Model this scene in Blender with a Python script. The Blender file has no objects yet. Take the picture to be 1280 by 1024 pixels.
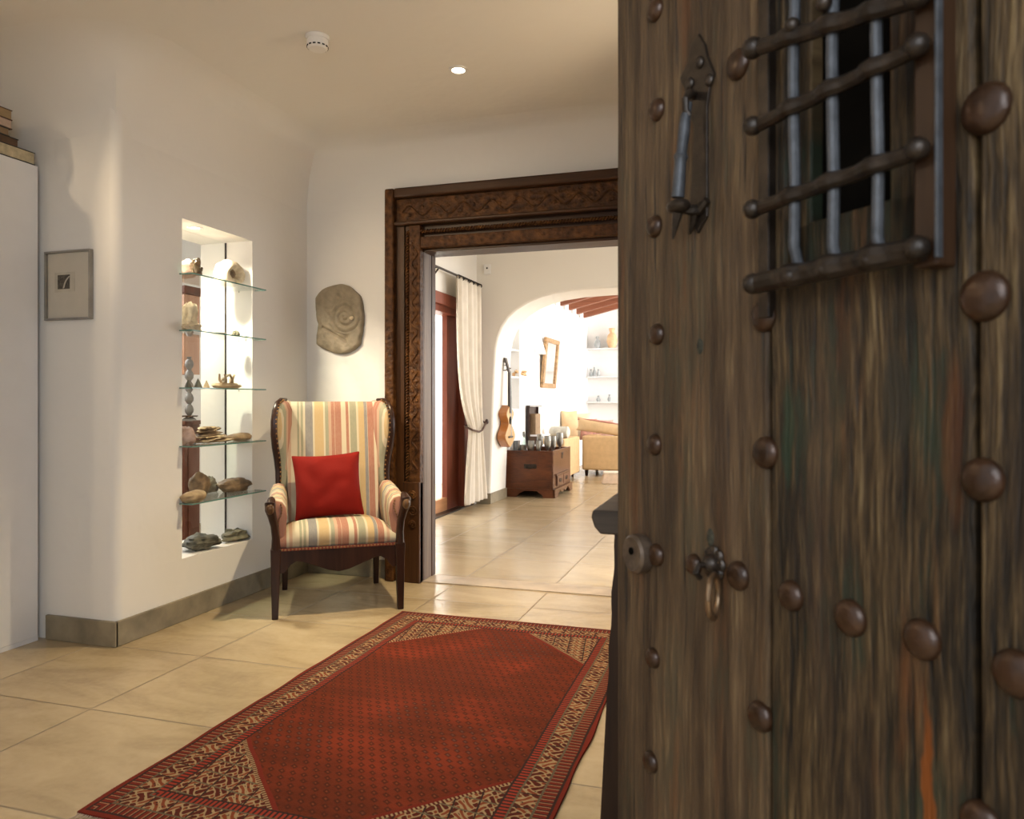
import bpy, math, random
from mathutils import Vector, Matrix, noise as mnoise
C = bpy.context.scene.collection
SC = bpy.context.scene
PI = math.pi

# ------------------------------------------------------------------ camera, world, lights, exposure
FPX, YAW, HCAM, HY = 935.0, math.radians(17.2), 1.12, 501.0
CS, SN = math.cos(YAW), math.sin(YAW)
cd = bpy.data.cameras.new('camera'); cam = bpy.data.objects.new('camera', cd); C.objects.link(cam)
cam.location = (0, 0, HCAM); cam.rotation_euler = (PI/2, 0, YAW)
cd.sensor_width = 36; cd.lens = 36*FPX/1280; cd.shift_y = -(512-HY)/1280.0
cd.clip_start = .02; cd.clip_end = 100
cd.dof.use_dof = True; cd.dof.focus_distance = 4.2; cd.dof.aperture_fstop = 6.5
SC.camera = cam
SC.view_settings.view_transform = 'Standard'; SC.view_settings.look = 'None'
SC.view_settings.exposure = 0.0; SC.view_settings.gamma = 1.0; SC.view_settings.use_curve_mapping = False
wd = bpy.data.worlds.new('world'); SC.world = wd; wd.use_nodes = True
bg = wd.node_tree.nodes['Background']; bg.inputs[0].default_value = (.92, .96, 1, 1); bg.inputs[1].default_value = .9

def lamp(name, kind, loc, energy, color, rot=(0, 0, 0), **k):
    l = bpy.data.lights.new(name, kind); l.energy = energy; l.color = color
    for a, b in k.items(): setattr(l, a, b)
    o = bpy.data.objects.new(name, l); C.objects.link(o); o.location = loc; o.rotation_euler = rot
    return o
WARM = (1, .77, .50)
DAY = (1, .98, .96)
# daylight through the openings: entrance doorway, garden room windows, living room windows
lamp('entrance_daylight', 'AREA', (.15, -1.2, 1.95), 47, (.84, .92, 1), (math.radians(84), 0, math.radians(34)), shape='RECTANGLE', size=1.8, size_y=1.5)
lamp('hall_window_daylight', 'AREA', (2.35, 6.1, 1.5), 58, DAY, (0, math.radians(80), 0), shape='RECTANGLE', size=1.9, size_y=2.2)
lamp('living_window_daylight', 'AREA', (3.1, 11.2, 1.7), 440, DAY, (0, math.radians(88), 0), shape='RECTANGLE', size=2.0, size_y=4.6)
lamp('terrace_daylight', 'AREA', (-3.7, 8.0, 3.0), 260, DAY, (math.radians(25), 0, 0), shape='RECTANGLE', size=1.2, size_y=1.5)
lamp('afternoon_sun', 'SUN', (8, 6, 6), 5.0, (1, .95, .88), (0, math.radians(52), 0), angle=math.radians(7))
lamp('pantry_fill', 'AREA', (-5.0, 4.0, 2.2), 70, DAY, (0, math.radians(-60), 0), shape='RECTANGLE', size=1.0, size_y=1.2)  # added fill that brightens the closed pantry; no window there

# ------------------------------------------------------------------ pixel -> world helpers (used to place things where they stand)
def ray(x):
    u = (x-640)/FPX
    return (u*CS-SN, u*SN+CS)
def onZ(x, y, z=0):
    d = FPX*(HCAM-z)/(y-HY); r = ray(x); return Vector((r[0]*d, r[1]*d, z))
def onY(x, y, Y):
    r = ray(x); d = Y/r[1]; return Vector((r[0]*d, Y, HCAM-(y-HY)/FPX*d))
def onX(x, y, X):
    r = ray(x); d = X/r[0]; return Vector((X, r[1]*d, HCAM-(y-HY)/FPX*d))

# ------------------------------------------------------------------ mesh collector
class MB:
    def __init__(s): s.v = []; s.f = []; s.M = Matrix()
    def add(s, vs, fs):
        n = len(s.v); s.v += [tuple(s.M @ Vector(p)) for p in vs]; s.f += [tuple(i+n for i in f) for f in fs]; return s
    def box(s, x0, x1, y0, y1, z0, z1):
        return s.add([(x, y, z) for x in (x0, x1) for y in (y0, y1) for z in (z0, z1)],
                     [(0, 1, 3, 2), (4, 6, 7, 5), (0, 4, 5, 1), (2, 3, 7, 6), (0, 2, 6, 4), (1, 5, 7, 3)])
    def taper(s, c0, w0, c1, w1):
        """square bar from centre c0 (half sizes w0) to c1"""
        vs = []
        for c, w in ((c0, w0), (c1, w1)):
            for a, b in ((-1, -1), (1, -1), (1, 1), (-1, 1)): vs.append((c[0]+a*w[0], c[1]+b*w[1], c[2]))
        return s.add(vs, [(3, 2, 1, 0), (4, 5, 6, 7)]+[(i, (i+1) % 4, 4+(i+1) % 4, 4+i) for i in range(4)])
    def loft(s, rings, closed=True, cap=True):
        n = len(rings[0]); vs = [p for r in rings for p in r]; fs = []
        m = n if closed else n-1
        for i in range(len(rings)-1):
            for j in range(m): fs.append((i*n+j, i*n+(j+1) % n, (i+1)*n+(j+1) % n, (i+1)*n+j))
        if cap and closed:
            fs.append(tuple(range(n-1, -1, -1))); fs.append(tuple((len(rings)-1)*n+j for j in range(n)))
        return s.add(vs, fs)
    def tube(s, path, r, n=10, flat=1.0):
        P = [Vector(p) for p in path]; rs = r if isinstance(r, (list, tuple)) else [r]*len(P)
        rings = []; up = None
        for i, p in enumerate(P):
            t = (P[min(i+1, len(P)-1)]-P[max(i-1, 0)]).normalized()
            if up is None: up = Vector((0, 0, 1)) if abs(t.z) < .9 else Vector((0, 1, 0))
            a = t.cross(up); a = a.normalized() if a.length > 1e-6 else Vector((1, 0, 0)); b = a.cross(t).normalized(); up = b
            rings.append([tuple(p+(a*math.cos(k*2*PI/n)+b*flat*math.sin(k*2*PI/n))*rs[i]) for k in range(n)])
        return s.loft(rings)
    def lathe(s, prof, c=(0, 0, 0), n=20):
        rings = [[(c[0]+max(r, 1e-4)*math.cos(k*2*PI/n), c[1]+max(r, 1e-4)*math.sin(k*2*PI/n), c[2]+z) for k in range(n)] for r, z in prof]
        return s.loft(rings)
    def prism(s, poly, ax, a, b):
        """extrude a 2-D polygon along axis ax between a and b"""
        def P(p, t): return (t, p[0], p[1]) if ax == 0 else (p[0], t, p[1]) if ax == 1 else (p[0], p[1], t)
        n = len(poly)
        return s.add([P(p, a) for p in poly]+[P(p, b) for p in poly],
                     [tuple(range(n-1, -1, -1)), tuple(range(n, 2*n))]+[(i, (i+1) % n, n+(i+1) % n, n+i) for i in range(n)])
    def ball(s, c, r, n=12, m=8):
        r = r if isinstance(r, (list, tuple)) else (r, r, r)
        rings = [[(c[0]+r[0]*math.sin(PI*i/m)*math.cos(2*PI*k/n), c[1]+r[1]*math.sin(PI*i/m)*math.sin(2*PI*k/n), c[2]-r[2]*math.cos(PI*i/m)) for k in range(n)] for i in range(m+1)]
        rings[0] = [(c[0]+1e-4*math.cos(2*PI*k/n), c[1]+1e-4*math.sin(2*PI*k/n), c[2]-r[2]) for k in range(n)]
        rings[-1] = [(c[0]+1e-4*math.cos(2*PI*k/n), c[1]+1e-4*math.sin(2*PI*k/n), c[2]+r[2]) for k in range(n)]
        return s.loft(rings)
    def grid(s, fn, nu, nv):
        vs = [fn(i/nu, j/nv) for i in range(nu+1) for j in range(nv+1)]
        return s.add(vs, [(i*(nv+1)+j, (i+1)*(nv+1)+j, (i+1)*(nv+1)+j+1, i*(nv+1)+j+1) for i in range(nu) for j in range(nv)])
    def build(s, name, mat, parent=None, smooth=35, bev=0, seg=2, solid=0, sub=0):
        me = bpy.data.meshes.new(name); me.from_pydata(s.v, [], s.f); me.update()
        import bmesh
        b = bmesh.new(); b.from_mesh(me); bmesh.ops.recalc_face_normals(b, faces=b.faces); b.to_mesh(me); b.free()
        if smooth:
            me.polygons.foreach_set('use_smooth', [True]*len(me.polygons)); me.set_sharp_from_angle(angle=math.radians(smooth))
        me.materials.append(mat)
        o = bpy.data.objects.new(name, me); C.objects.link(o)
        if parent: o.parent = parent
        if solid: md = o.modifiers.new('solid', 'SOLIDIFY'); md.thickness = solid; md.offset = 0
        if bev: md = o.modifiers.new('bevel', 'BEVEL'); md.width = bev; md.segments = seg; md.limit_method = 'ANGLE'
        if sub: md = o.modifiers.new('sub', 'SUBSURF'); md.levels = sub; md.render_levels = sub
        return o
def tag(o, label=None, cat=None, group=None, kind=None):
    if label: o['label'] = label
    if cat: o['category'] = cat
    if group: o['group'] = group
    if kind: o['kind'] = kind
    return o
def thing(name, label, cat, loc=(0, 0, 0), rz=0, group=None, kind=None):
    o = bpy.data.objects.new(name, None); C.objects.link(o); o.location = loc; o.rotation_euler = (0, 0, rz); o.empty_display_size = .05
    return tag(o, label, cat, group, kind)
def struct(mb, name, mat, **k): return tag(mb.build(name, mat, **k), kind='structure')
def copy_tree(o, parent=None):
    c = o.copy(); C.objects.link(c); c.parent = parent
    for ch in [x for x in C.objects if x.parent == o]: copy_tree(ch, c)
    return c

# ------------------------------------------------------------------ node expression helper
class N:
    """arithmetic on shader sockets"""
    nt = None
    def __init__(s, v): s.v = v
    @staticmethod
    def m(op, *a):
        n = N.nt.nodes.new('ShaderNodeMath'); n.operation = op
        for i, x in enumerate(a):
            x = x.v if isinstance(x, N) else x
            if isinstance(x, (int, float)): n.inputs[i].default_value = x
            else: N.nt.links.new(x, n.inputs[i])
        return N(n.outputs[0])
    def __add__(s, o): return N.m('ADD', s, o)
    __radd__ = __add__
    def __sub__(s, o): return N.m('SUBTRACT', s, o)
    def __rsub__(s, o): return N.m('SUBTRACT', o, s)
    def __mul__(s, o): return N.m('MULTIPLY', s, o)
    __rmul__ = __mul__
    def __truediv__(s, o): return N.m('DIVIDE', s, o)
    def __lt__(s, o): return N.m('LESS_THAN', s, o)
    def __gt__(s, o): return N.m('GREATER_THAN', s, o)
def fmin(a, b): return N.m('MINIMUM', a, b)
def fmax(a, b): return N.m('MAXIMUM', a, b)
def fsin(a): return N.m('SINE', a)
def fabs(a): return N.m('ABSOLUTE', a)
def fract(a): return N.m('FRACT', a)
def floor_(a): return N.m('FLOOR', a)
def pick(f, a, b): return f*a+(1-f)*b     # f ? a : b
def start(name, rough=.5, metal=0, spec=.5):
    m = bpy.data.materials.new(name); m.use_nodes = True; nt = m.node_tree; N.nt = nt
    b = nt.nodes['Principled BSDF']; b.inputs['Roughness'].default_value = rough; b.inputs['Metallic'].default_value = metal
    b.inputs['Specular IOR Level'].default_value = spec
    return m, b
def lk(a, b): N.nt.links.new(a.v if isinstance(a, N) else a, b)
def coords(kind='Object'):
    t = N.nt.nodes.new('ShaderNodeTexCoord'); s = N.nt.nodes.new('ShaderNodeSeparateXYZ'); N.nt.links.new(t.outputs[kind], s.inputs[0])
    return N(s.outputs[0]), N(s.outputs[1]), N(s.outputs[2])
def vec(x, y, z=0.0):
    n = N.nt.nodes.new('ShaderNodeCombineXYZ')
    for i, a in enumerate((x, y, z)):
        if isinstance(a, N): lk(a, n.inputs[i])
        else: n.inputs[i].default_value = a
    return N(n.outputs[0])
def noise(v, scale=1, detail=4, rough=.55, dist=0):
    n = N.nt.nodes.new('ShaderNodeTexNoise'); n.inputs['Scale'].default_value = scale; n.inputs['Detail'].default_value = detail
    n.inputs['Roughness'].default_value = rough; n.inputs['Distortion'].default_value = dist; lk(v, n.inputs['Vector']); return N(n.outputs[0])
def voronoi(v, scale=1, out='Distance', feat='F1'):
    n = N.nt.nodes.new('ShaderNodeTexVoronoi'); n.feature = feat; n.inputs['Scale'].default_value = scale; lk(v, n.inputs['Vector']); return N(n.outputs[out])
def white(v):
    n = N.nt.nodes.new('ShaderNodeTexWhiteNoise'); n.noise_dimensions = '3D'; lk(v, n.inputs['Vector']); return N(n.outputs['Value'])
def mix(f, a, b):
    n = N.nt.nodes.new('ShaderNodeMix'); n.data_type = 'RGBA'
    ss = [n.inputs[0], n.inputs[6], n.inputs[7]]
    for s, x in zip(ss, (f, a, b)):
        if isinstance(x, N): lk(x, s)
        elif isinstance(x, tuple): s.default_value = (*x[:3], 1)
        else: s.default_value = x
    return N(n.outputs[2])
def ramp(f, stops, const=False):
    n = N.nt.nodes.new('ShaderNodeValToRGB'); cr = n.color_ramp; cr.interpolation = 'CONSTANT' if const else 'LINEAR'
    while len(cr.elements) < len(stops): cr.elements.new(.5)
    for e, (p, c) in zip(cr.elements, stops): e.position = p; e.color = (*c, 1)
    lk(f, n.inputs[0]); return N(n.outputs[0])
def sm(f, a, b):
    n = N.nt.nodes.new('ShaderNodeMapRange'); n.interpolation_type = 'SMOOTHSTEP'; lk(f, n.inputs[0])
    n.inputs[1].default_value = a; n.inputs[2].default_value = b; return N(n.outputs[0])
def bump(b, h, strength=.3, dist=.01):
    n = N.nt.nodes.new('ShaderNodeBump'); n.inputs['Strength'].default_value = strength; n.inputs['Distance'].default_value = dist
    lk(h, n.inputs['Height']); N.nt.links.new(n.outputs[0], b.inputs['Normal'])
def P3(kind='Object'): x, y, z = coords(kind); return x, y, z, vec(x, y, z)

def mat_plain(name, col, rough=.5, metal=0, var=.12, scale=12, bmp=0, spec=.5):
    m, b = start(name, rough, metal, spec); x, y, z, v = P3(); n = noise(v, scale, 5)
    d = tuple(c*(1-var*2) for c in col); l = tuple(min(1, c*(1+var*2)) for c in col)
    lk(ramp(n, [(.25, d), (.75, l)]), b.inputs['Base Color'])
    if bmp: bump(b, noise(v, scale*3, 5), bmp, .004)
    return m
def mat_wood(name, dark, light, ax=2, scale=18, rough=.45, bmp=.25, stretch=.06):
    m, b = start(name, rough, 0, .28); x, y, z, v = P3(); q = [x, y, z]; q[ax] = q[ax]*stretch
    g = noise(vec(*q), scale, 6, .6, .6); g2 = noise(vec(*q), scale*6, 3)
    lk(ramp(g*.75+g2*.25, [(.32, dark), (.68, light)]), b.inputs['Base Color']); bump(b, g2*.5+g, bmp, .003)
    return m
def mat_plaster(name, col=(.80, .77, .72)):
    m, b = start(name, .75, 0, .2); x, y, z, v = P3()
    n = noise(v, 2.2, 4); lk(mix(n, tuple(c*.97 for c in col), col), b.inputs['Base Color'])
    bump(b, noise(v, 3.5, 3)*1.0+noise(v, 28, 3)*.06, .35, .02)
    return m
PLASTER = mat_plaster('plaster'); PLASTER2 = mat_plaster('plaster_cream', (.83, .79, .72)); PLASTER3 = mat_plaster('plaster_white', (.86, .85, .83))

def mat_tiles():
    m, b = start('floor_tile', .3); x, y, z, v = P3()
    S = .585; tx = (x+1.68)/S; ty = (y-2.142)/S
    ex = fabs(fract(tx+.5)-.5)*S; ey = fabs(fract(ty+.5)-.5)*S; e = fmin(ex, ey)
    w = white(vec(floor_(tx), floor_(ty), 1.0))
    n1 = noise(vec(x*1.0, y*2.2, w*9), 2.4, 6, .6, .8); n2 = noise(v, 34, 4)
    c = ramp(n1*.8+n2*.2, [(.28, (.28, .205, .115)), (.5, (.40, .305, .18)), (.75, (.50, .395, .25))])
    c = mix(w*.25, c, (.47, .36, .22)); g = 1-sm(e, .0026, .0060)
    lk(mix(g*.85, c, (.19, .14, .085)), b.inputs['Base Color'])
    lk(.17+n1*.14+g*.4, b.inputs['Roughness']); bump(b, n1*.25+noise(v, 8, 4)*.3-g*.5, .22, .006)
    return m
TILE = mat_tiles()
STONE_TRIM = mat_plain('skirting_stone', (.235, .195, .13), .5, var=.2, scale=7, bmp=.1)
THRESH = mat_plain('threshold_stone', (.42, .33, .24), .35, var=.15, scale=9, bmp=.1)

def mat_door(name='weathered_door_wood', lift=0):
    m, b = start(name, .62, 0, .3); x, y, z, v = P3(); info = N.nt.nodes.new('ShaderNodeObjectInfo'); rnd = N(info.outputs['Random'])
    wob = noise(vec(x*3, 0.0, z*1.2), 1.6, 3)*.030
    xx = x+wob
    g1 = noise(vec(xx*30, rnd*20, z*1.6), 1, 6, .62, .3)      # broad streaks
    g2 = noise(vec(xx*125, 3.0, z*8), 1, 4, .6)                # grain
    g3 = noise(vec(xx*230, 5.0, z*16), 1, 3, .7)
    big = noise(vec(x*6, rnd*7, z*2.2), 1, 4, .6)              # patches of wear
    fine = (g2-.5)*1.5+(g3-.5)*.8
    t = .5+(g1-.5)*.9+fine*.75+(big-.5)*.6+(.06-rnd*.06)
    c = ramp(t, [(.18, (.003, .002, .001)), (.36, (.013, .008, .0035)), (.50, (.036, .021, .008)), (.66, (.080, .048, .020)), (.86, (.17, .115, .052))])
    pt = noise(vec(x*8, 7.0, z*2.6), 1, 5, .65)                # remains of green paint
    paint = sm(pt+fine*-.22, .52, .64)
    c = mix(paint*.65, c, (.020, .030, .016))
    org = sm(noise(vec(x*13+4, 1.0, z*1.6), 1, 4, .6)+fine*.1, .57, .70)
    c = mix(org*.65, c, (.12, .036, .006))
    nx = x+(noise(vec(x*2, 0.0, z*9), 1.5, 3)-.5)*.022
    def spot(sx, sz, rx, rz_): return 1-sm(N.m('SQRT', ((nx-sx)/rx)*((nx-sx)/rx)+((z-sz)/rz_)*((z-sz)/rz_))+fine*.25, .55, 1.0)
    c = mix(fmin(spot(.598, .68, .009, .17)+spot(.627, 1.08, .014, .10)*.22, 1.0)*.85, c, (.20, .050, .004))      # rust runs under the studs
    c = mix(spot(.562, 1.12, .022, .07)*.7, c, (.022, .019, .012)); c = mix(spot(.408, 1.08, .012, .08)*.7, c, (.018, .035, .018))
    mauve = sm(noise(vec(x*7, 2.0, z*1.3), 1, 3), .5, .66); c = mix(mauve*.40, c, (.060, .034, .022))
    pale = sm(g2*.6+noise(vec(xx*70, 4.0, z*6), 1, 4, .7)*.5, .60, .72); c = mix(pale*.30, c, (.13, .095, .045))
    if lift: c = mix(lift, c, mix(sm(g1, .3, .7), (.085, .046, .023), (.20, .125, .070)))
    crack = 1-sm(noise(vec(xx*75, 12.0, z*3.2), 1, 4, .6), .30, .40); c = mix(crack*.8, c, (.008, .006, .004))
    lk(c, b.inputs['Base Color']); lk(.48+g2*.3, b.inputs['Roughness'])
    bump(b, g1*.4+g2*.8+g3*.4-crack*.8, 1.0, .005)
    return m
DOORW = mat_door(); DOORL_ = mat_door('weathered_door_wood_browner', .32)
IRON = mat_plain('dark_iron', (.030, .021, .015), .36, .5, .3, 40, .25)
IRONBLUE = mat_plain('blue_grey_iron', (.06, .063, .07), .5, .35, .2, 50, .2)
RUST = mat_plain('rusty_stud', (.042, .019, .009), .28, .3, .3, 40, .2)
RUSTG = mat_plain('grey_lock_metal', (.12, .085, .06), .38, .5, .2, 60, .15)
BLACK = mat_plain('shade_and_dot_black', (.006, .005, .004), 1, spec=0)  # black for the sensor dot, and for shade inside holes and openings
def mat_carved():
    m, b = start('carved_dark_wood', .5, 0, .2); x, y, z, v = P3()
    g = noise(vec(x*22, y*22, z*3), 1, 5); vo = voronoi(v, 34, 'Distance', 'SMOOTH_F1'); vo2 = voronoi(v, 70)
    lk(ramp(g*.55+vo*.6, [(.2, (.018, .006, .0015)), (.5, (.065, .024, .006)), (.85, (.15, .062, .016))]), b.inputs['Base Color'])
    bump(b, vo*1.0+vo2*.35+g*.3, .8, .008)
    return m
CARVED = mat_carved()
FRAMEW = mat_wood('frame_dark_wood', (.024, .008, .002), (.085, .033, .009), 2, 20, .40, .3)
FRAMEH = mat_wood('frame_dark_wood_across', (.020, .007, .002), (.070, .027, .008), 0, 20, .40, .3)
JAMBW = mat_wood('worn_grey_jamb', (.11, .082, .066), (.25, .19, .155), 2, 20, .5, .2)
CHAIRW = mat_wood('dark_walnut', (.014, .006, .004), (.045, .018, .010), 2, 22, .3, .1)
CHAIRW2 = mat_wood('worn_walnut', (.05, .022, .010), (.16, .085, .035), 2, 30, .3, .2)
BRASS = mat_plain('old_brass_nail', (.30, .17, .07), .35, .8)
CR, RD, SG, BL, OC, PK = (.50, .43, .31), (.29, .085, .058), (.22, .225, .155), (.14, .145, .165), (.43, .29, .13), (.42, .245, .17)
def mat_stripes(name, axis, period=.5, off=.25, k=1.0):
    m, b = start(name, .85, 0, .15); q = coords(); v = vec(*q); t = fract((q[axis]+off)/period+noise(v, 3, 2)*.006)
    seq = [(.0, PK), (.03, CR), (.10, SG), (.125, CR), (.14, SG), (.165, CR), (.19, BL), (.275, CR), (.295, OC), (.395, CR), (.415, SG), (.455, PK),
           (.485, RD), (.52, PK), (.53, RD), (.60, CR), (.655, RD), (.685, CR), (.70, SG), (.775, CR), (.80, OC), (.865, BL), (.90, CR), (.905, RD), (.97, CR)]
    c = ramp(t, seq, True); w = noise(vec(q[0]*160, q[1]*160, q[2]*8), 1, 3); c = mix(w*.35, c, CR)
    c = mix(noise(v, 9, 3)*.18, c, (.45, .36, .25))
    lk(c, b.inputs['Base Color']); bump(b, noise(v, 260, 2), .15, .002)
    return m
STRX = mat_stripes('striped_fabric', 0); STRY = mat_stripes('striped_fabric_wrapped', 1, .36, .2); STRW = mat_stripes('striped_wing_fabric', 1, .62, -.13)
REDC = mat_plain('red_cotton', (.165, .006, .003), .8, 0, .04, 14, .3, .15)
CURT = mat_plain('cream_curtain', (.68, .61, .51), .85, 0, .04, 8, .1, .1)
DOORR = mat_wood('red_brown_wood', (.15, .035, .018), (.27, .075, .04), 2, 18, .4, .1)
CHESTW = mat_wood('chest_red_brown_wood', (.045, .014, .006), (.17, .055, .02), 0, 9, .28, .15, .3)
CHESTF = mat_wood('chest_front_wood', (.06, .026, .014), (.17, .08, .045), 1, 10, .22, .2, .3)
SOFA = mat_plain('tan_sofa_fabric', (.58, .40, .215), .9, 0, .05, 14, .2, .1)
WHITE = mat_plain('white_paint', (.80, .79, .79), .45, 0, .02, 4)
PLASTIC = mat_plain('white_plastic', (.82, .80, .77), .4, 0, .01)
BEAMW = mat_wood('beam_red_wood', (.17, .055, .03), (.34, .13, .07), 0, 12, .5, .1)
PEWTER = mat_plain('pewter', (.30, .29, .26), .3, .85, .15, 30)
def mat_glass(name, col=(.75, .95, .88), refl=.9):
    """thin clear glass: tinted see-through with a fresnel reflection"""
    m, b = start(name, 0); nt = m.node_tree; nt.nodes.remove(b); out = nt.nodes['Material Output']
    t = nt.nodes.new('ShaderNodeBsdfTransparent'); t.inputs[0].default_value = (*col, 1)
    g = nt.nodes.new('ShaderNodeBsdfGlossy'); g.inputs['Roughness'].default_value = .02
    fr = nt.nodes.new('ShaderNodeLayerWeight'); fr.inputs[0].default_value = .5
    mx = nt.nodes.new('ShaderNodeMixShader'); lk(.03+N.m('POWER', N(fr.outputs[1]), 5.0)*refl, mx.inputs[0]); lk(t.outputs[0], mx.inputs[1]); lk(g.outputs[0], mx.inputs[2]); lk(mx.outputs[0], out.inputs[0])
    return m
GLASS = mat_glass('green_edged_glass', (.955, .985, .975)); CLEAR = mat_glass('clear_glass', (.985, .995, .99))
GLASSEDGE = mat_plain('glass_edge', (.10, .22, .19), .15, 0, .1)
def mat_emit(name, col, s):
    m, b = start(name); b.inputs['Emission Color'].default_value = (*col, 1); b.inputs['Emission Strength'].default_value = s; return m
LAMPGLOW = mat_emit('lamp_glow', (1, .86, .66), 22)

# ------------------------------------------------------------------ the setting
H1, H2 = 2.72, 2.80
XL, YB = -2.73, 4.28            # niche wall face, back wall face
m = MB(); m.box(-6, 3.6, -2.5, 15.2, -.12, 0); struct(m, 'floor', TILE, smooth=0)
r = .045
arc = [(XL-r+r*math.sin(a), 2.72+r-r*math.cos(a)) for a in [i*PI/2/6 for i in range(7)]]
m = MB()
full = [(-4.5, 2.72)]+arc+[(XL, YB+.15), (-3.09, YB+.15), (-3.09, 2.87), (-4.5, 2.87)]
near = [(-4.5, 2.72)]+arc+[(XL, 3.14), (-3.09, 3.14), (-3.09, 2.87), (-4.5, 2.87)]
m.prism(full, 2, 0, .315); m.prism(near, 2, .315, 2.05); m.prism(full, 2, 2.05, H1)
m.box(-3.09, XL, 3.71, YB+.15, .315, 2.05)
struct(m, 'wall_left', PLASTER, smooth=30)
m = MB(); m.box(XL, -1.90, YB, YB+.15, 0, H1); m.box(-.30, .77, YB, YB+.15, 0, H1); m.box(-1.90, -.30, YB, YB+.15, 2.07, H1)
struct(m, 'wall_back', PLASTER, smooth=0)
m = MB(); m.box(.62, .77, .15, YB, 0, H1); struct(m, 'wall_right', PLASTER, smooth=0)
m = MB(); m.box(-4.65, -1.60, .15, .40, 0, H1); m.box(-1.60, .62, .15, .40, 2.35, H1); m.box(.50, .62, .15, .40, 0, 2.35)
struct(m, 'wall_entrance', PLASTER, smooth=0)
m = MB(); m.box(-4.65, -4.5, .40, 2.87, 0, H1); struct(m, 'wall_cloakroom', PLASTER, smooth=0)
m = MB(); m.box(-4.65, .77, .15, YB+.15, H1, H1+.15); struct(m, 'ceiling', PLASTER, smooth=0)
# hollow moulded cove between walls and ceiling, mitred round the corners
def cove(name, path, inward, R=.30, n=8):
    """path of wall-line points; inward normals averaged at corners"""
    prof = [(0, -R*1.25), *[(R*(1-math.cos(a)), -R*1.25*(1-math.sin(a))) for a in [i*PI/2/n for i in range(1, n)]], (R, 0), (R, .02), (-.02, .02), (-.02, -R*1.25)]
    m = MB(); rings = []
    for (p, nrm) in zip(path, inward):
        rings.append([(p[0]+nrm[0]*a, p[1]+nrm[1]*a, H1+z) for a, z in prof])
    m.loft(rings); return struct(m, name, PLASTER, smooth=40)
q = .7071*r
cove('trim_1', [(-4.5, 2.72), (XL-.10, 2.72), (XL-.02, 2.74), (XL, 2.82), (XL, YB), (.62, YB)], [(0, -1), (.30, -1), (.75, -.75), (1, -.30), (1, -1), (-1, -1)])
cove('trim_2', [(.62, YB), (.62, .40)], [(-1, -1), (-1, 1)])
# skirting stones
def skirt(name, x0, x1, y0, y1, h=.115): m = MB(); m.box(x0, x1, y0, y1, 0, h); return struct(m, name, STONE_TRIM, bev=.004, smooth=0)
skirt('baseboard_left', XL-.002, XL+.014, 2.706, YB)
skirt('baseboard_left_return', -3.13, XL+.014, 2.704, 2.722)
skirt('baseboard_back', XL+.014, -2.135, YB-.014, YB+.002)
skirt('baseboard_right', .606, .622, 1.2, YB)
m = MB(); m.box(-1.90, -.30, 4.243, 4.43, -.002, .006); struct(m, 'trim_3', THRESH, smooth=0)

# carved door surround with its jambs (right half is hidden by the open front door but built alike)
surround = thing('trim_4', 'dark carved wooden surround framing the wide opening to the next room', 'door frame', (0, 0, 0), kind='structure')
LX, RX = -1.895, -.305
def jamb_side(sx, x_in):
    def X(a): return x_in+sx*a          # a = distance outwards from the opening
    def bx(a0, a1, y0, y1, z0, z1): mm = MB(); mm.box(min(X(a0), X(a1)), max(X(a0), X(a1)), y0, y1, z0, z1); return mm
    bx(0, .232, 4.262, YB+.001, 0, 2.43).build('backing_board', FRAMEW, surround, smooth=0)
    bx(.172, .234, 4.195, 4.265, 0, 2.434).build('outer_moulding', CARVED, surround, smooth=0, bev=.012, seg=3)
    bx(.118, .172, 4.240, 4.265, 0, 2.43).build('groove_board', FRAMEW, surround, smooth=0)
    bx(0, .075, 4.215, 4.265, 0, 2.20).build('carved_band', CARVED, surround, smooth=0, bev=.006)
    mm = MB(); z = .32
    while z < 2.16:      # rope moulding
        mm.M = Matrix.Translation((X(.092), 4.228, z)) @ Matrix.Rotation(sx*.75, 4, 'Y'); mm.ball((0, 0, 0), (.017, .013, .008), 8, 4); z += .018
    mm.M = Matrix(); mm.build('rope_moulding', CARVED, surround)
    mm = MB(); mm.box(min(X(.078), X(.108)), max(X(.078), X(.108)), 4.24, 4.262, 0, 2.2); mm.build('rope_bed', FRAMEW, surround, smooth=0)
    # carved base block with scrolls
    mm = bx(0, .112, 4.205, 4.262, 0, .62); mm.build('base_block', FRAMEW, surround, smooth=0, bev=.006)
    for cz, rr in ((.44, .034), (.54, .028), (.36, .024)):
        pth = [(X(.045+rr*(1-k/26)*math.cos(k*.55)), 4.203, cz+rr*(1-k/26)*math.sin(k*.55)) for k in range(24)]
        mm = MB(); mm.tube(pth, .0055, 6); mm.build('carved_scroll', CARVED, surround)
    z = .70; pth = []
    mm = MB()
    while z < 2.1:       # running vine on the inner band
        pth.append((X(.036+.018*math.sin(z*52)), 4.212, z)); z += .012
    mm.tube(pth, .005, 6)
    for k in range(0, len(pth)-6, 5): mm.ball((X(.036-.014*math.sin(pth[k][2]*52)), 4.213, pth[k][2]), (.010, .005, .010), 7, 4)
    mm.build('vine_carving', CARVED, surround)
    # lining of the opening
    mm = MB(); mm.box(min(X(-.002), X(.012)), max(X(-.002), X(.012)), 4.275, 4.385, 0.006, 2.055); mm.build('jamb_lining', JAMBW, surround, smooth=0, bev=.003)
    mm = MB(); mm.box(min(X(-.006), X(.02)), max(X(-.006), X(.02)), 4.385, 4.445, 0.006, 2.06); mm.build('rear_jamb', FRAMEW, surround, smooth=0, bev=.004)
jamb_side(-1, LX); jamb_side(1, RX)
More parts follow.
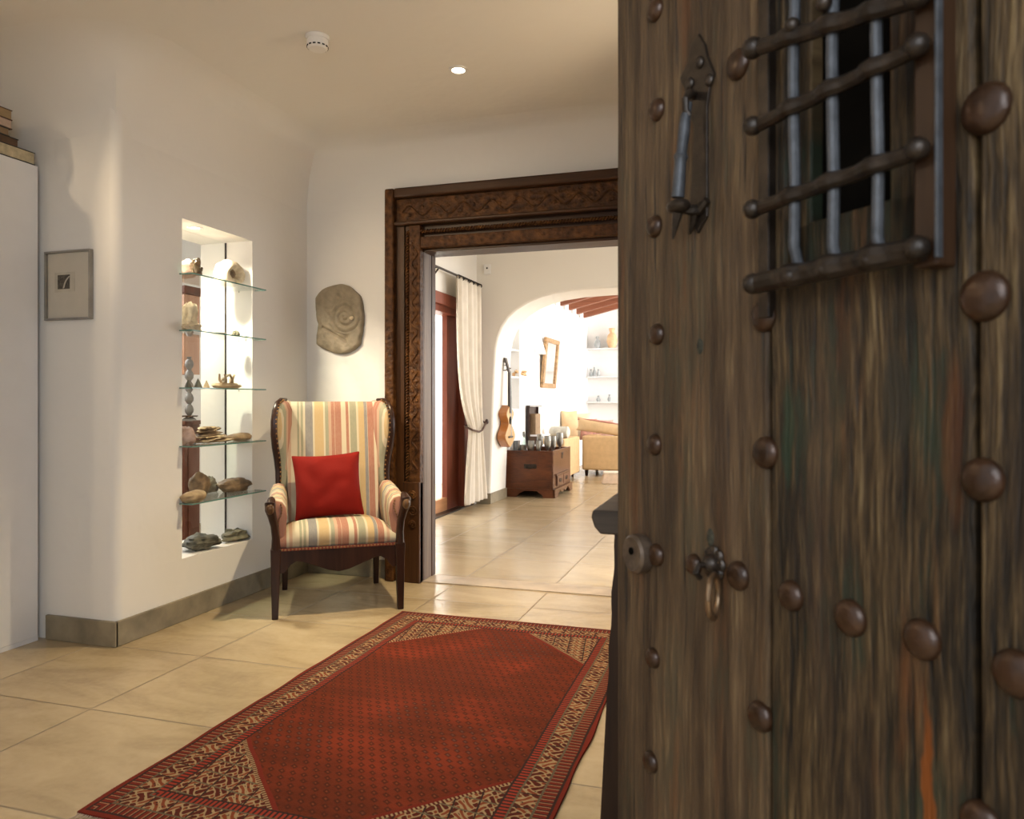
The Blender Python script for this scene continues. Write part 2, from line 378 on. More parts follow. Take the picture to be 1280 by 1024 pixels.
def lintel(name, z0, z1, y0, y1, mat, x0=LX-.172, x1=RX+.172, bev=.006):
    mm = MB(); mm.box(x0, x1, y0, y1, z0, z1); return mm.build(name, mat, surround, smooth=0, bev=bev)
lintel('head_backing', 2.055, 2.43, 4.262, YB+.001, FRAMEH, bev=0)
lintel('head_moulding', 2.372, 2.434, 4.195, 4.265, FRAMEH, bev=.012)
lintel('carved_frieze', 2.228, 2.374, 4.238, 4.265, CARVED)
lintel('frieze_lip', 2.203, 2.226, 4.200, 4.265, FRAMEH, bev=.008)
lintel('carved_head_band', 2.058, 2.125, 4.215, 4.265, CARVED, LX, RX)
lintel('head_lining', 2.040, 2.060, 4.262, 4.445, FRAMEH, LX, RX, .003)
mm = MB(); x = LX-.09
while x < RX+.09:
    mm.M = Matrix.Translation((x, 4.228, 2.160)) @ Matrix.Rotation(.8, 4, 'Y'); mm.ball((0, 0, 0), (.008, .013, .017), 8, 4); x += .018
mm.M = Matrix(); mm.build('head_rope_moulding', CARVED, surround)
mm = MB(); pth = [(LX-.13+k*.012, 4.236, 2.292+.030*math.sin(k*.42)) for k in range(150)]; mm.tube(pth, .006, 6)
for k in range(4, 146, 7): mm.ball((LX-.13+k*.012, 4.236, 2.292-.022*math.sin(k*.42)), (.016, .006, .012), 7, 4)
mm.build('frieze_vine', CARVED, surround)

# garden room beyond (room with the arch)
# opening Y 5.6..7.62 for the french door
m = MB(); m.box(-2.97, -2.78, 4.43, 5.60, 0, H2); m.box(-2.97, -2.78, 7.60, 7.68, 0, H2); m.box(-2.97, -2.78, 5.60, 7.60, 2.10, H2)
struct(m, 'wall_garden_left', PLASTER2, smooth=0)
m = MB()
A = [(-2.63, 0), (-2.60, .8), (-2.575, 1.45), (-2.56, 1.68), (-2.535, 1.80), (-2.49, 1.91), (-2.42, 2.01), (-2.33, 2.09), (-2.21, 2.16), (-2.07, 2.213), (-1.92, 2.25), (-1.7, 2.275), (-1.4, 2.285), (-1.0, 2.285)]
B = [(-x-1.0, z) for x, z in A]          # mirrored right half of the arch
poly = [(-2.97, 0), (-2.97, 2.95), (3.5, 2.95), (3.5, 0)]+B+A[::-1]
m.prism(poly, 1, 7.68, 8.25); struct(m, 'wall_arch', PLASTER2, smooth=30, bev=.02)
m = MB(); m.box(2.1, 2.25, 4.43, 4.55, 0, H2); m.box(2.1, 2.25, 7.5, 7.68, 0, H2); m.box(2.1, 2.25, 4.55, 7.5, 2.5, H2); m.box(2.1, 2.25, 4.55, 7.5, 0, .3)
struct(m, 'wall_garden_right', PLASTER2, smooth=0)
m = MB(); m.box(.77, 2.25, YB, YB+.15, 0, H2); m.box(-3.09, XL, YB+.15, YB+.151, 0, H2); struct(m, 'wall_garden_front', PLASTER2, smooth=0)
m = MB(); m.box(-2.97, 2.25, 4.43, 7.68, H2, H2+.15); struct(m, 'ceiling_garden', PLASTER2, smooth=0)
m = MB(); m.prism([(-2.78, 7.664), (-2.614, 7.664), (-2.614, 8.25), (-2.64, 8.25), (-2.64, 7.69), (-2.78, 7.69)], 2, 0, .115); struct(m, 'baseboard_arch', STONE_TRIM, bev=.004, smooth=0)

# french door to the garden: brown red head casing, sash, glazed leaf
fd = thing('door_2', 'red brown wooden glazed garden door half behind the cream curtain', 'door', kind='structure')
m = MB(); m.box(-2.80, -2.755, 5.5, 7.66, 2.045, 2.16); m.build('head_casing', DOORR, fd, smooth=0, bev=.008)
m = MB(); m.box(-2.97, -2.80, 5.6, 7.6, 1.985, 2.10); m.build('head_frame', DOORR, fd, smooth=0, bev=.004)
m = MB(); m.box(-2.97, -2.80, 7.36, 7.60, 0, 2.0); m.build('side_frame', DOORR, fd, smooth=0, bev=.004)
m = MB(); m.box(-2.93, -2.87, 7.05, 7.36, .012, 1.99); m.build('door_stile', DOORR, fd, smooth=0, bev=.004)
m = MB(); m.box(-2.93, -2.87, 5.62, 7.05, .012, .14); m.build('bottom_rail', mat_wood('pale_oak_rail', (.40, .18, .08), (.55, .28, .13), 1), fd, smooth=0, bev=.004)
m = MB(); m.box(-2.906, -2.894, 5.62, 7.05, .14, 1.99); m.build('pane', CLEAR, fd, smooth=0)
m = MB(); m.box(-2.97, -2.78, 5.6, 7.60, 0, .012); m.build('door_track', IRON, fd, smooth=0)
# white screen wall of the terrace outside
m = MB(); m.box(-4.9, -4.75, 4.6, 9.35, 0, 3.0); m.box(-4.9, -2.98, 9.35, 9.5, 0, 3.0); struct(m, 'wall_terrace', PLASTER3, smooth=0)

# living room
m = MB(); XW = -2.68
m.box(-2.97, XW, 8.25, 8.46, 0, 4.4); m.box(-2.97, XW, 8.97, 13.3, 0, 4.4); m.box(-2.97, XW, 8.46, 8.97, 0, 1.02); m.box(-2.97, XW, 8.46, 8.97, 2.09, 4.4)
m.box(-2.97, -2.85, 8.46, 8.97, 1.02, 2.09); m.box(-2.85, XW-.01, 8.46, 8.97, 1.40, 1.42); m.box(-2.85, XW-.01, 8.46, 8.97, 1.735, 1.755)
struct(m, 'wall_living_left', PLASTER3, smooth=0)
m = MB(); m.box(-2.97, 3.5, 13.3, 13.45, 0, 4.6); struct(m, 'wall_living_far', PLASTER3, smooth=0)
m = MB(); m.box(3.35, 3.5, 8.25, 8.9, 0, 4.6); m.box(3.35, 3.5, 12.9, 13.3, 0, 4.6); m.box(3.35, 3.5, 8.9, 12.9, 2.7, 4.6); m.box(3.35, 3.5, 8.9, 12.9, 0, .3)
struct(m, 'wall_living_right', PLASTER3, smooth=0)
SL = .24
m = MB(); m.prism([(-2.62, 2.66), (3.5, 2.66+6.12*SL), (3.5, 2.78+6.12*SL), (-2.62, 2.78)], 1, 8.25, 13.3); struct(m, 'ceiling_living', PLASTER3, smooth=0)
m = MB(); m.prism([(-2.97, 2.90), (3.5, 2.90), (3.5, 4.5), (-2.97, 4.5)], 1, 8.10, 8.24); struct(m, 'wall_arch_upper', PLASTER3, smooth=0)
names = ['nearest', 'second', 'third', 'fourth', 'farthest visible']
for k in range(5):
    yy = 10.3+.56*k
    m = MB(); m.prism([(-2.60, 2.53), (3.3, 2.53+5.9*SL), (3.3, 2.66+5.9*SL), (-2.60, 2.66)], 1, yy-.05, yy+.05)
    tag(m.build('ceiling_beam', BEAMW, smooth=0, bev=.005), 'red brown sloping roof beam beyond the arch, %s of five' % names[k], 'beam', 'roof beams of the living room')

# pantry behind the see-through niche
m = MB(); m.box(-6, -5.85, 2.87, 7.0, 0, H1); m.box(-6, -2.97, 6.2, 6.35, 0, H1); struct(m, 'wall_pantry', PLASTER3, smooth=0)
m = MB(); m.box(-6, -2.97, 2.87, 6.2, H1, H1+.12); struct(m, 'ceiling_pantry', PLASTER3, smooth=0)
m = MB(); m.box(-6, -4.5, 2.72, 2.87, 0, H1); struct(m, 'wall_pantry_near', PLASTER3, smooth=0)

# ------------------------------------------------------------------ lamps of the hall
def spot_light(loc, energy, label, size=165, blend=.25, r=.03, glow=True, group=None, z=H1, col=WARM, name="ceiling_light", aim=None):
    t = thing(name, label, 'ceiling light', (loc[0], loc[1], z), group=group)
    m = MB(); m.lathe([(r, -.002), (r+.004, -.006), (r+.016, -.004), (r+.018, 0), (r, .0)]); m.build('trim_ring', PLASTIC, t)
    m = MB(); m.lathe([(0, -.001), (r, -.001), (r, -.003), (0, -.003)]); m.build('lamp_face', LAMPGLOW, t)
    l = lamp('spot', 'SPOT', (loc[0], loc[1], z-.03), energy, col, (0, 0, 0) if aim is None else (Vector(aim)-Vector((loc[0], loc[1], z-.03))).to_track_quat('-Z', 'Y').to_euler(), spot_size=math.radians(size), spot_blend=blend, shadow_soft_size=.035)
    return t, l
p = onZ(573, 87, H1)
spot_light(p, 260, 'small round lit ceiling spotlight above the doorway', 98, .9, col=(1, .80, .50))
spot_light((-2.79, .95), 165, 'recessed ceiling spotlight turned towards the striped chair', 45, .85, aim=(-1.55, 4.28, 1.3))
spot_light((-3.67, .90), 32, 'recessed ceiling spotlight over the wardrobe front', 170, .2)
# added unseen uplighter, put behind the open front door to brighten the cove
ul = thing('added_uplighter', 'added unseen half round uplighter on the right wall behind the front door', 'wall lamp', (.62, 2.9, 1.86))
m = MB(); m.loft([[(-(.05+.07*t)*math.sin(a), (.05+.09*t)*math.cos(a), -.10+.16*t) for a in [j*PI/12 for j in range(13)]] for t in [k/6 for k in range(7)]], closed=False); m.build('shade', WHITE, ul, smooth=50, solid=.006)
lamp('cove_fill', 'SPOT', (.54, 2.9, 1.90), 105, WARM, (Vector((-2.7, 3.0, 3.0))-Vector((.54, 2.9, 1.90))).to_track_quat('-Z', 'Y').to_euler(), spot_size=math.radians(62), spot_blend=1.0, shadow_soft_size=.05)
# smoke detector
p = onZ(397, 46, H1); t = thing('smoke_detector', 'round white plastic smoke detector on the hall ceiling', 'smoke detector', (p.x, p.y, H1))
m = MB(); m.lathe([(0, 0), (.052, 0), (.053, -.006), (.050, -.012), (.050, -.016), (0, -.016)], n=28); m.build('base_plate', PLASTIC, t)
m = MB(); m.lathe([(0, -.016), (.046, -.016), (.047, -.035), (.044, -.050), (.036, -.056), (0, -.057)], n=28); m.build('housing', PLASTIC, t)
m = MB()
for k in range(14):
    a = k*2*PI/14; m.M = Matrix.Rotation(a, 4, 'Z'); m.box(.0425, .0465, -.006, .006, -.049, -.044)
m.M = Matrix(); m.build('vent_slots', BLACK, t, smooth=0)

# ------------------------------------------------------------------ wardrobe and books at far left
w = thing('wardrobe', 'tall plain white wardrobe at the left edge with old books on top', 'wardrobe', (-3.15, 2.06, 0))
m = MB(); m.box(-1.15, 0, .02, .625, .02, 2.215); m.build('body', WHITE, w, smooth=0, bev=.003)
for k in range(2):
    m = MB(); m.box(-1.148+k*.575, -1.148+k*.575+.571, 0, .02, .03, 2.21); d = m.build('door', WHITE, w, smooth=0, bev=.002)
    m = MB(); m.tube([(-.60+k*.05, -.02, 1.0), (-.60+k*.05, -.02, 1.2)], .005, 8); m.build('handle', PEWTER, d)
m = MB(); m.box(-1.15, -.0, .04, .625, 0, .02); m.build('plinth', WHITE, w, smooth=0)
PAGE = mat_plain('aged_pages', (.50, .42, .27), .8, 0, .15, 30); PAGE2 = mat_plain('pink_pages', (.52, .38, .29), .8, 0, .12, 30)
COVB = mat_plain('black_cover', (.02, .018, .016), .5); COVR = mat_plain('brown_leather_cover', (.10, .05, .022), .5, 0, .2); COVT = mat_plain('tan_cover', (.26, .17, .09), .6)
zb = 2.2155
for (h, yend, xf, pg, cv, lab) in ((.058, 2.670, -3.150, PAGE, COVB, 'thick cream book with black covers, bottom of the stack on the wardrobe'),
                               (.040, 2.600, -3.165, COVR, COVB, 'dark brown leather book, second from the bottom on the wardrobe'),
                               (.036, 2.560, -3.170, COVT, COVB, 'mid brown book in the middle of the stack on the wardrobe'),
                               (.043, 2.575, -3.172, PAGE2, COVR, 'pinkish beige book, second from the top on the wardrobe'),
                               (.046, 2.580, -3.178, mat_plain('tan_pages', (.36, .25, .13), .8, 0, .1, 20), COVR, 'tan book on top of the stack on the wardrobe')):
    bk = thing('book', lab, 'book', (xf, yend, zb), group='old books stacked on the wardrobe')
    c = .004
    m = MB(); m.box(-.26, 0, -.36, 0, 0, c); m.box(-.26, 0, -.36, 0, h-c, h); m.box(-.26, -.256, -.36, 0, c, h-c); m.build('cover', cv, bk, smooth=0, bev=.001)
    m = MB(); m.box(-.255, -.003, -.355, -.004, c, h-c); m.build('pages', pg, bk, smooth=0)
    zb += h+.0005

# framed picture on the short wall
a = onY(60, 316, 2.72); b_ = onY(117, 399, 2.72)
pf = thing('framed_picture', 'small grey framed picture with cream mat and tiny dark print', 'picture', ((a.x+b_.x)/2, 2.72, (a.z+b_.z)/2))
w2, h2 = (b_.x-a.x)/2, (a.z-b_.z)/2; FG = mat_plain('grey_metal_frame', (.30, .28, .25), .35, .5)
for (x0, x1, z0, z1) in ((-w2, w2, h2-.009, h2), (-w2, w2, -h2, -h2+.009), (-w2, -w2+.009, -h2+.009, h2-.009), (w2-.009, w2, -h2+.009, h2-.009)):
    m = MB(); m.box(x0, x1, -.022, -.001, z0, z1); m.build('frame_bar', FG, pf, smooth=0, bev=.0015)
m = MB(); m.box(-w2+.009, w2-.009, -.008, -.002, -h2+.009, h2-.009); m.build('mat_board', mat_plain('cream_mat', (.56, .51, .42), .8, 0, .02), pf, smooth=0)
m = MB(); m.box(-.085, .035, -.0088, -.0078, -.030, .062); m.build('print_border', mat_plain('print_paper', (.50, .45, .36), .8), pf, smooth=0)
def mat_print():
    mt, b = start('dark_print', .6); x, y, z, v = P3(); n = noise(v, 60, 4, .6, 1)
    curve = fabs((x+.018)-(z-.012)*.75+fsin(z*70)*.006); inb = 1-sm(curve, .002, .007)
    rad = fabs(z-.015) < .028
    lk(mix(inb*rad, ramp(n, [(.3, (.012, .010, .008)), (.7, (.13, .11, .08))]), (.5, .46, .38)), b.inputs['Base Color']); return mt
m = MB(); m.box(-.066, .005, -.0098, -.0086, -.016, .050); m.build('print', mat_print(), pf, smooth=0)

# ------------------------------------------------------------------ niche: glass pane, five glass shelves, spotlight, collection
m = MB(); m.box(-2.914, -2.910, 3.142, 3.704, .317, 2.048)
gs = thing('glass_screen', 'upright clear glass sheet dividing the lit wall niche', 'glass screen'); m.build('sheet', CLEAR, gs, smooth=0)
m = MB(); m.box(-2.917, -2.907, 3.7045, 3.7085, .317, 2.048); m.build('edge', IRON, gs, smooth=0)
SHZ = [1.765, 1.478, 1.187, .890, .600]
LBL = ['top', 'second from top', 'middle', 'second from bottom', 'lowest']
for k, z in enumerate(SHZ):
    s = thing('glass_shelf', 'clear green edged glass shelf, %s of five in the wall niche' % LBL[k], 'shelf', (0, 0, z), group='glass shelves in the wall niche')
    m = MB(); m.box(-2.905, -2.652, 3.145, 3.735 if False else 3.705, -.0055, 0); m.box(-2.728, -2.652, 3.705, 3.728, -.0055, 0); m.build('plate', GLASS, s, smooth=0)
    m = MB(); m.box(-2.652, -2.650, 3.118, 3.730, -.006, .0003); m.box(-2.728, -2.652, 3.728, 3.730, -.006, .0003); m.box(-2.728, -2.652, 3.118, 3.145, -.0055, 0) ; m.build('polished_edge', GLASSEDGE, s, smooth=0)
    for yy in (3.1425, 3.7075):
        m = MB(); m.ball((-2.82, yy, -.009), .0035, 8, 5); m.build('shelf_pin', PEWTER, s)
spot_light((-2.81, 3.33), 110, 'small bright spotlight set in the top of the wall niche', 150, .6, .022, z=2.05, col=(1, .88, .68), name='niche_light')

def mat_rock(name, a, b_, scale=18, rough=.7, bm=.7):
    mt, b = start(name, rough); x, y, z, v = P3(); n = noise(v, scale, 6, .65, .4); vo = voronoi(v, scale*1.5)
    lk(ramp(n*.75+vo*.3, [(.3, a), (.7, b_)]), b.inputs['Base Color']); bump(b, n+vo*.5, bm, .01); return mt
RK = dict(brown=mat_rock('brown_rock', (.05, .028, .015), (.26, .17, .09)), tan=mat_rock('tan_rock', (.20, .13, .07), (.44, .31, .17)),
          pale=mat_rock('pale_fossil', (.42, .32, .20), (.75, .64, .45)), dark=mat_rock('dark_green_rock', (.025, .024, .018), (.15, .14, .10)),
          pink=mat_rock('pink_grey_rock', (.25, .15, .11), (.50, .35, .29)), grey=mat_rock('grey_rock', (.09, .08, .065), (.30, .26, .20)), olive=mat_rock('olive_rock', (.05, .05, .03), (.24, .22, .14)))
def rock(name, label, px0, px1, py0, base, z, mat, seed, X=-2.78, amp=.25, depth=.07, sq=1.0, group=None, parent=None, flat=0, top_only=False):
    """irregular stone spanning pixel columns px0..px1, top at row py0, resting at height z on plane X"""
    a = onX(px0, base, X); b = onX(px1, base, X); h = max(.012, onX((px0+px1)/2, py0, X).z-z); L = abs(b.y-a.y)/2
    cy = (a.y+b.y)/2; m = MB(); n, k = 30, 18; vs = []
    for i in range(k+1):
        th = PI*i/k
        for j in range(n):
            ph = 2*PI*j/n; d = Vector((math.sin(th)*math.cos(ph), math.sin(th)*math.sin(ph), -math.cos(th)))
            q = d*1.4+Vector((seed*7.3, seed*3.1, seed)); s_ = 1+amp*(mnoise.noise(q)*1.2+mnoise.noise(q*2.6)*.6+mnoise.noise(q*6)*.25)
            if flat: s_ += flat*mnoise.noise(Vector((seed, d.z*9, 0)))
            d = d*s_; vs.append([d.x*depth, d.y*L, d.z*h/2*sq])
    zm = min(v[2] for v in vs); zM = max(v[2] for v in vs); ym = min(v[1] for v in vs); yM = max(v[1] for v in vs)
    for v in vs:
        v[2] = (v[2]-zm)/(zM-zm); v[2] = max(0, (v[2]-.12)/.88)*h; v[1] = ((v[1]-ym)/(yM-ym)*2-1)*L
    rings = [[tuple(v) for v in vs[i*n:(i+1)*n]] for i in range(k+1)]; m.loft(rings)
    o = m.build(name, mat, parent, smooth=50); 
    if parent is None: o.location = (X, cy, z+.0006); tag(o, label, 'rock' if 'rock' in name or 'stone' in name else 'fossil', group)
    else: o.location = (X-parent.location.x, cy-parent.location.y, z-parent.location.z)
    return o
G = 'rocks and fossils in the wall niche'
rock('rock', 'pale pinkish stone at the left of the top glass shelf', 224, 241, 324, 342, SHZ[0], RK['pink'], 1, -2.80, group=G)
rock('rock', 'dark brown glossy stone beside the pale one on the top shelf', 239, 252, 322, 343, SHZ[0], RK['brown'], 2, -2.70, .45, .03, group=G)
# shell fossil with a hollow: ring of whorls + dark core
sh = thing('fossil_shell', 'large cream fossil shell with brown hollow on the top shelf', 'fossil', tuple(onX(288, 352, -2.80)[:2])+(SHZ[0],), group=G)
m = MB(); 
rings = []
for k in range(29):
    a = -1.2+k/28*2*PI*.93; R = .050+.012*k/28; rr = .024+.020*k/28
    c = Vector((0, R*math.cos(a)*1.25, .075+R*math.sin(a)*.85)); e1 = Vector((0, math.cos(a), math.sin(a)))
    rings.append([tuple(c+e1*(rr*math.cos(j*2*PI/12)*(1+.12*math.sin(k*2.2)))+Vector((1, 0, 0))*(.045*math.sin(j*2*PI/12))) for j in range(12)])
m.loft(rings); m.v = [(x, y, max(z, .001)) for x, y, z in m.v]; m.build('whorl', RK['pale'], sh)
m = MB(); m.ball((.01, -.028, .072), (.04, .034, .036), 12, 8); m.build('core', RK['brown'], sh)
o = rock('rock', 'upright ivory coloured weathered stone on the second glass shelf', 227, 245, 377, 412, SHZ[1], RK['pale'], 5, -2.80, .4, .045, group=G)
rock('rock', 'low cream crumbly stone in front of the upright one', 226, 253, 401, 414, SHZ[1], RK['pale'], 6, -2.69, .5, .03, group=G)
rock('rock', 'thin flat grey flake lying on the second shelf', 266, 284, 415, 419, SHZ[1], RK['grey'], 7, -2.76, .3, .03, group=G)
rock('rock', 'small greenish chip on the second shelf, right of the flake', 291, 298, 413, 420, SHZ[1], RK['olive'], 8, -2.77, .3, .02, group=G)
rock('rock', 'tiny brown chip at the right end of the second shelf', 306, 314, 419, 423, SHZ[1], RK['tan'], 9, -2.77, .3, .02, group=G)
for k, (xa, xb, yt) in enumerate(((233, 237, 475), (245, 250, 473), (256, 260, 475))):
    a = onX(xa, 486, -2.75); b = onX(xb, 486, -2.75); hh = (486-yt)*3.75/935
    m = MB(); m.lathe([(0, 0), ((b.y-a.y)/1.3, .0), ((b.y-a.y)/2, hh*.4), (0, hh)], n=9); o = m.build('fossil_tooth', RK['dark' if k < 2 else 'tan']); o.location = (-2.75, (a.y+b.y)/2, SHZ[2]+.0006)
    tag(o, 'small upright pointed fossil tooth, %s of three on the middle shelf' % ('leftmost', 'middle', 'rightmost')[k], 'fossil', 'pointed fossil teeth on the middle shelf')
cl = thing('fossil_coral', 'branching pale brown coral cluster on the middle glass shelf', 'fossil', tuple(onX(283, 486, -2.78)[:2])+(SHZ[2],), group=G)
m = MB(); m.ball((0, 0, .014), (.05, .11, .018), 18, 8); m.v = [(x, y+.02*mnoise.noise(Vector((x*30, y*30, z*30))), max(.001, z+.012*mnoise.noise(Vector((x*50, y*50, 3))))) for x, y, z in m.v]; m.build('bed', RK['tan'], cl)
random.seed(4)
for k in range(8):
    y0 = -.03+k*.013; m = MB(); m.tube([(0, y0, .02), (random.uniform(-.02, .02), y0+random.uniform(-.02, .02), .05), (random.uniform(-.03, .03), y0+random.uniform(-.03, .03), .082)], [.006, .007, .005], 7); m.build('branch', RK['pale' if k % 2 else 'tan'], cl)
rock('rock', 'pinkish grey stone at the left end of the second lowest shelf', 225, 239, 533, 556, SHZ[3], RK['pink'], 11, -2.80, .25, .06, group=G)
# flaky layered rock: several slabs
fr = thing('rock', 'large brown layered flaky rock on the second lowest glass shelf', 'rock', tuple(onX(262, 555, -2.77)[:2])+(SHZ[3]+.0006,), group=G)
for k in range(7):
    m = MB(); m.M = Matrix.Translation((random.uniform(-.012, .012), random.uniform(-.03, .03), .012+k*.0115)) @ Matrix.Rotation(random.uniform(-.16, .16), 4, 'X') @ Matrix.Rotation(random.uniform(-.3, .3), 4, 'Z')
    sy = .135-.012*k; rg = []
    m.ball((0, 0, 0), (.065-.004*k, sy, .010), 22, 6); m.v = [(x+.02*mnoise.noise(Vector((x*25, y*25, k))), y+.03*mnoise.noise(Vector((x*22, y*22, k+5))), max(.0, z+.006*mnoise.noise(Vector((x*60, y*60, k))))) for x, y, z in m.v]
    m.build('layer', RK['brown' if k % 2 else 'tan'], fr)
rock('rock', 'long flat tan stone at the right of the second lowest shelf', 282, 320, 541, 553, SHZ[3], RK['tan'], 13, -2.78, .15, .05, group=G)
rock('rock', 'upright brown rounded stone on the lowest glass shelf', 239, 259, 589, 622, SHZ[4], RK['brown'], 14, -2.81, .2, .045, group=G)
rock('rock', 'small dark jagged stone behind the upright one on the lowest shelf', 252, 272, 595, 618, SHZ[4], RK['grey'], 15, -2.88, .5, .018, group=G)
rock('rock', 'flat bowl shaped tan stone at the left front of the lowest shelf', 227, 257, 613, 629, SHZ[4], RK['tan'], 16, -2.70, .15, .04, group=G)
rock('rock', 'brown boulder shaped stone at the right of the lowest shelf', 273, 313, 597, 618, SHZ[4], RK['brown'], 17, -2.80, .2, .07, group=G)
rock('rock', 'large dark jagged rock on the niche floor', 233, 271, 666, 689, .315, RK['dark'], 18, -2.80, .35, .08, group=G)
rock('rock', 'dark olive lumpy rock on the niche floor at right', 276, 306, 661, 679, .315, RK['olive'], 19, -2.80, .55, .05, group=G)

# pantry furniture seen through the niche
PB = mat_wood('pantry_cupboard_wood', (.22, .10, .05), (.42, .22, .12), 2, 10); PD = mat_wood('pantry_base_wood', (.04, .012, .006), (.12, .036, .016), 2, 10, .7)
def pan(x, y, X=-4.0): return onX(x, y, X)
ya, yb = pan(230, 500).y, pan(249.5, 500).y
wc = thing('wall_cupboard', 'pale brown wall cupboard glimpsed through the left of the niche', 'cupboard', (-4.0, (ya+yb)/2, 1.32)); hw = (yb-ya)/2
m = MB(); m.box(-.35, 0, -hw, hw, 0, .60); m.build('body', PB, wc, smooth=0)
m = MB(); m.box(-.36, .02, -hw-.01, hw+.01, .60, .665); m.build('cornice', PD, wc, smooth=0, bev=.01)
bc = thing('base_cupboard', 'dark red brown base cupboard glimpsed through the left of the niche', 'cupboard', (-4.0, (ya+yb)/2, 0))
m = MB(); m.box(-.45, 0, -hw, hw, 0, .94); m.build('body', PD, bc, smooth=0)
m = MB(); m.box(-.46, .02, -hw-.01, hw+.01, .94, .97); m.build('top', PD, bc, smooth=0, bev=.004)
m = MB(); m.box(0, .012, -hw+.04, hw-.04, .08, .88); m.build('door', PD, bc, smooth=0, bev=.006)
cs = thing('candlestick', 'grey turned beaded candlestick behind the niche glass', 'candlestick', (-3.93, pan(236.5, 500, -3.93).y, .9705))
prof = [(.0, 0), (.05, 0), (.05, .012), (.02, .03)]
for k in range(5): prof += [(.013, .04+k*.085), (.030, .065+k*.085), (.032, .085+k*.085), (.026, .105+k*.085)]
prof += [(.012, .46), (.02, .475), (0, .476)]
m = MB(); m.lathe(prof, n=14); m.build('stem', mat_plain('dull_grey_metal', (.12, .11, .10), .6, .2), cs)
m = MB(); m.lathe([(0, .028), (.06, .03), (.062, .04), (0, .042)], n=14); m.build('drip_dish', RUST, cs)

# ------------------------------------------------------------------ fossil plaque on the back wall
PL = mat_rock('grey_brown_fossil_stone', (.17, .135, .085), (.30, .245, .165), 14, .6, .5)
out = [(394, 372), (401, 363), (412, 358), (425, 355), (435, 357), (442, 363), (449, 370), (452, 385), (453, 398), (452, 410), (450, 422), (449, 430), (440, 438), (430, 442), (420, 442), (412, 439), (400, 434), (395, 430), (396, 415), (397, 405), (395, 390)]
O = [onY(x, y, YB-.03) for x, y in out]; cx = sum(p.x for p in O)/len(O); cz = sum(p.z for p in O)/len(O)
pl = thing('fossil_plaque', 'grey brown stone slab with coiled ammonite hanging above the striped chair', 'fossil plaque', (cx, YB, cz))
import bisect
angs = sorted((math.atan2(p.z-cz, p.x-cx), math.hypot(p.x-cx, p.z-cz)) for p in O)
def rad(a):
    a = (a+PI) % (2*PI)-PI; k = bisect.bisect([q[0] for q in angs], a); p0 = angs[k-1]; p1 = angs[k % len(angs)]
    d = (p1[0]-p0[0]) % (2*PI); f = ((a-p0[0]) % (2*PI))/d; return p0[1]*(1-f)+p1[1]*f
ac = onY(432, 397, YB-.03)-Vector((cx, YB-.03, cz))
def relief(x, z):
    y = .034+.006*mnoise.noise(Vector((x*14, z*14, 1)))+.003*mnoise.noise(Vector((x*45, z*45, 4)))
    dx, dz = x-ac.x, z-ac.z; rr = math.hypot(dx, dz); an = math.atan2(dz, dx)
    if rr < .108:
        t = (rr/.108)**.75*3.0-an/(2*PI); y += .012*(1-rr/.125)+.012*abs(math.sin(PI*t))-.004
    cr = z-(-.085-(x+.03)*.55)
    if -.12 < x < .06: y -= .012*math.exp(-(cr/.007)**2)
    hx = math.hypot(x+.005, z-.155); y -= .012*math.exp(-(hx/.014)**2)
    hx = math.hypot(x-.055, z+.105); y -= .02*math.exp(-(hx/.014)**2)
    hx = math.hypot(x-.095, z-.015); y -= .02*math.exp(-(hx/.014)**2)
    return y
nr, na = 60, 150; vs = []; 
for i in range(nr+1):
    for j in range(na):
        a = 2*PI*j/na; R = rad(a)*(1+.012*mnoise.noise(Vector((math.cos(a)*5, math.sin(a)*5, 0)))); f = min(1, i/(nr-3)); x, z = R*f*math.cos(a), R*f*math.sin(a)
        y = relief(x, z)*(1-.35*max(0, (f-.9)/.1)**2); 
        if i > nr-3: y *= (nr-i)/3
        vs.append((x, -.002-y, z))
fs = [(i*na+j, i*na+(j+1) % na, (i+1)*na+(j+1) % na, (i+1)*na+j) for i in range(nr) for j in range(na)]
m = MB(); m.add(vs, fs); m.build('slab', PL, pl, smooth=60)
m = MB(); m.ball((ac.x+.052, -.046, ac.z-.006), (.016, .012, .012), 10, 6); m.build('pale_pebble', RK['pale'], pl)

# ------------------------------------------------------------------ striped wing chair
th = math.atan2(.569, .823)          # viewer's-right axis of the chair
ch = thing('wing_armchair', 'wing armchair in multicoloured striped fabric with dark wooden frame', 'armchair', (-2.03, 3.487, 0), th)
def rail(name, pts, ax, a, b, mat=CHAIRW): m = MB(); m.prism(pts, ax, a, b); return m.build(name, mat, ch, smooth=30, bev=.003)
sc = [(-.30, .357), (.30, .357), (.30, .235)]+[(.28, .232), (.262, .25), (.245, .275), (.215, .292), (.18, .285), (.12, .262), (.05, .235), (0, .226), (-.05, .235), (-.12, .262), (-.18, .285), (-.215, .292), (-.245, .275), (-.262, .25), (-.28, .232), (-.30, .235)]
rail('front_rail', sc, 1, -.012, .016)
for s_ in (-1, 1):
    m = MB(); m.loft([[(s_*.315-.011, 0, .25), (s_*.315+.011, 0, .25), (s_*.315+.011, 0, .36), (s_*.315-.011, 0, .36)], [(s_*.262-.011, .55, .25), (s_*.262+.011, .55, .25), (s_*.262+.011, .55, .36), (s_*.262-.011, .55, .36)]]); m.build('side_rail', CHAIRW, ch, smooth=0)
rail('back_rail', [(-.26, .25), (.26, .25), (.26, .36), (-.26, .36)], 1, .53, .552)
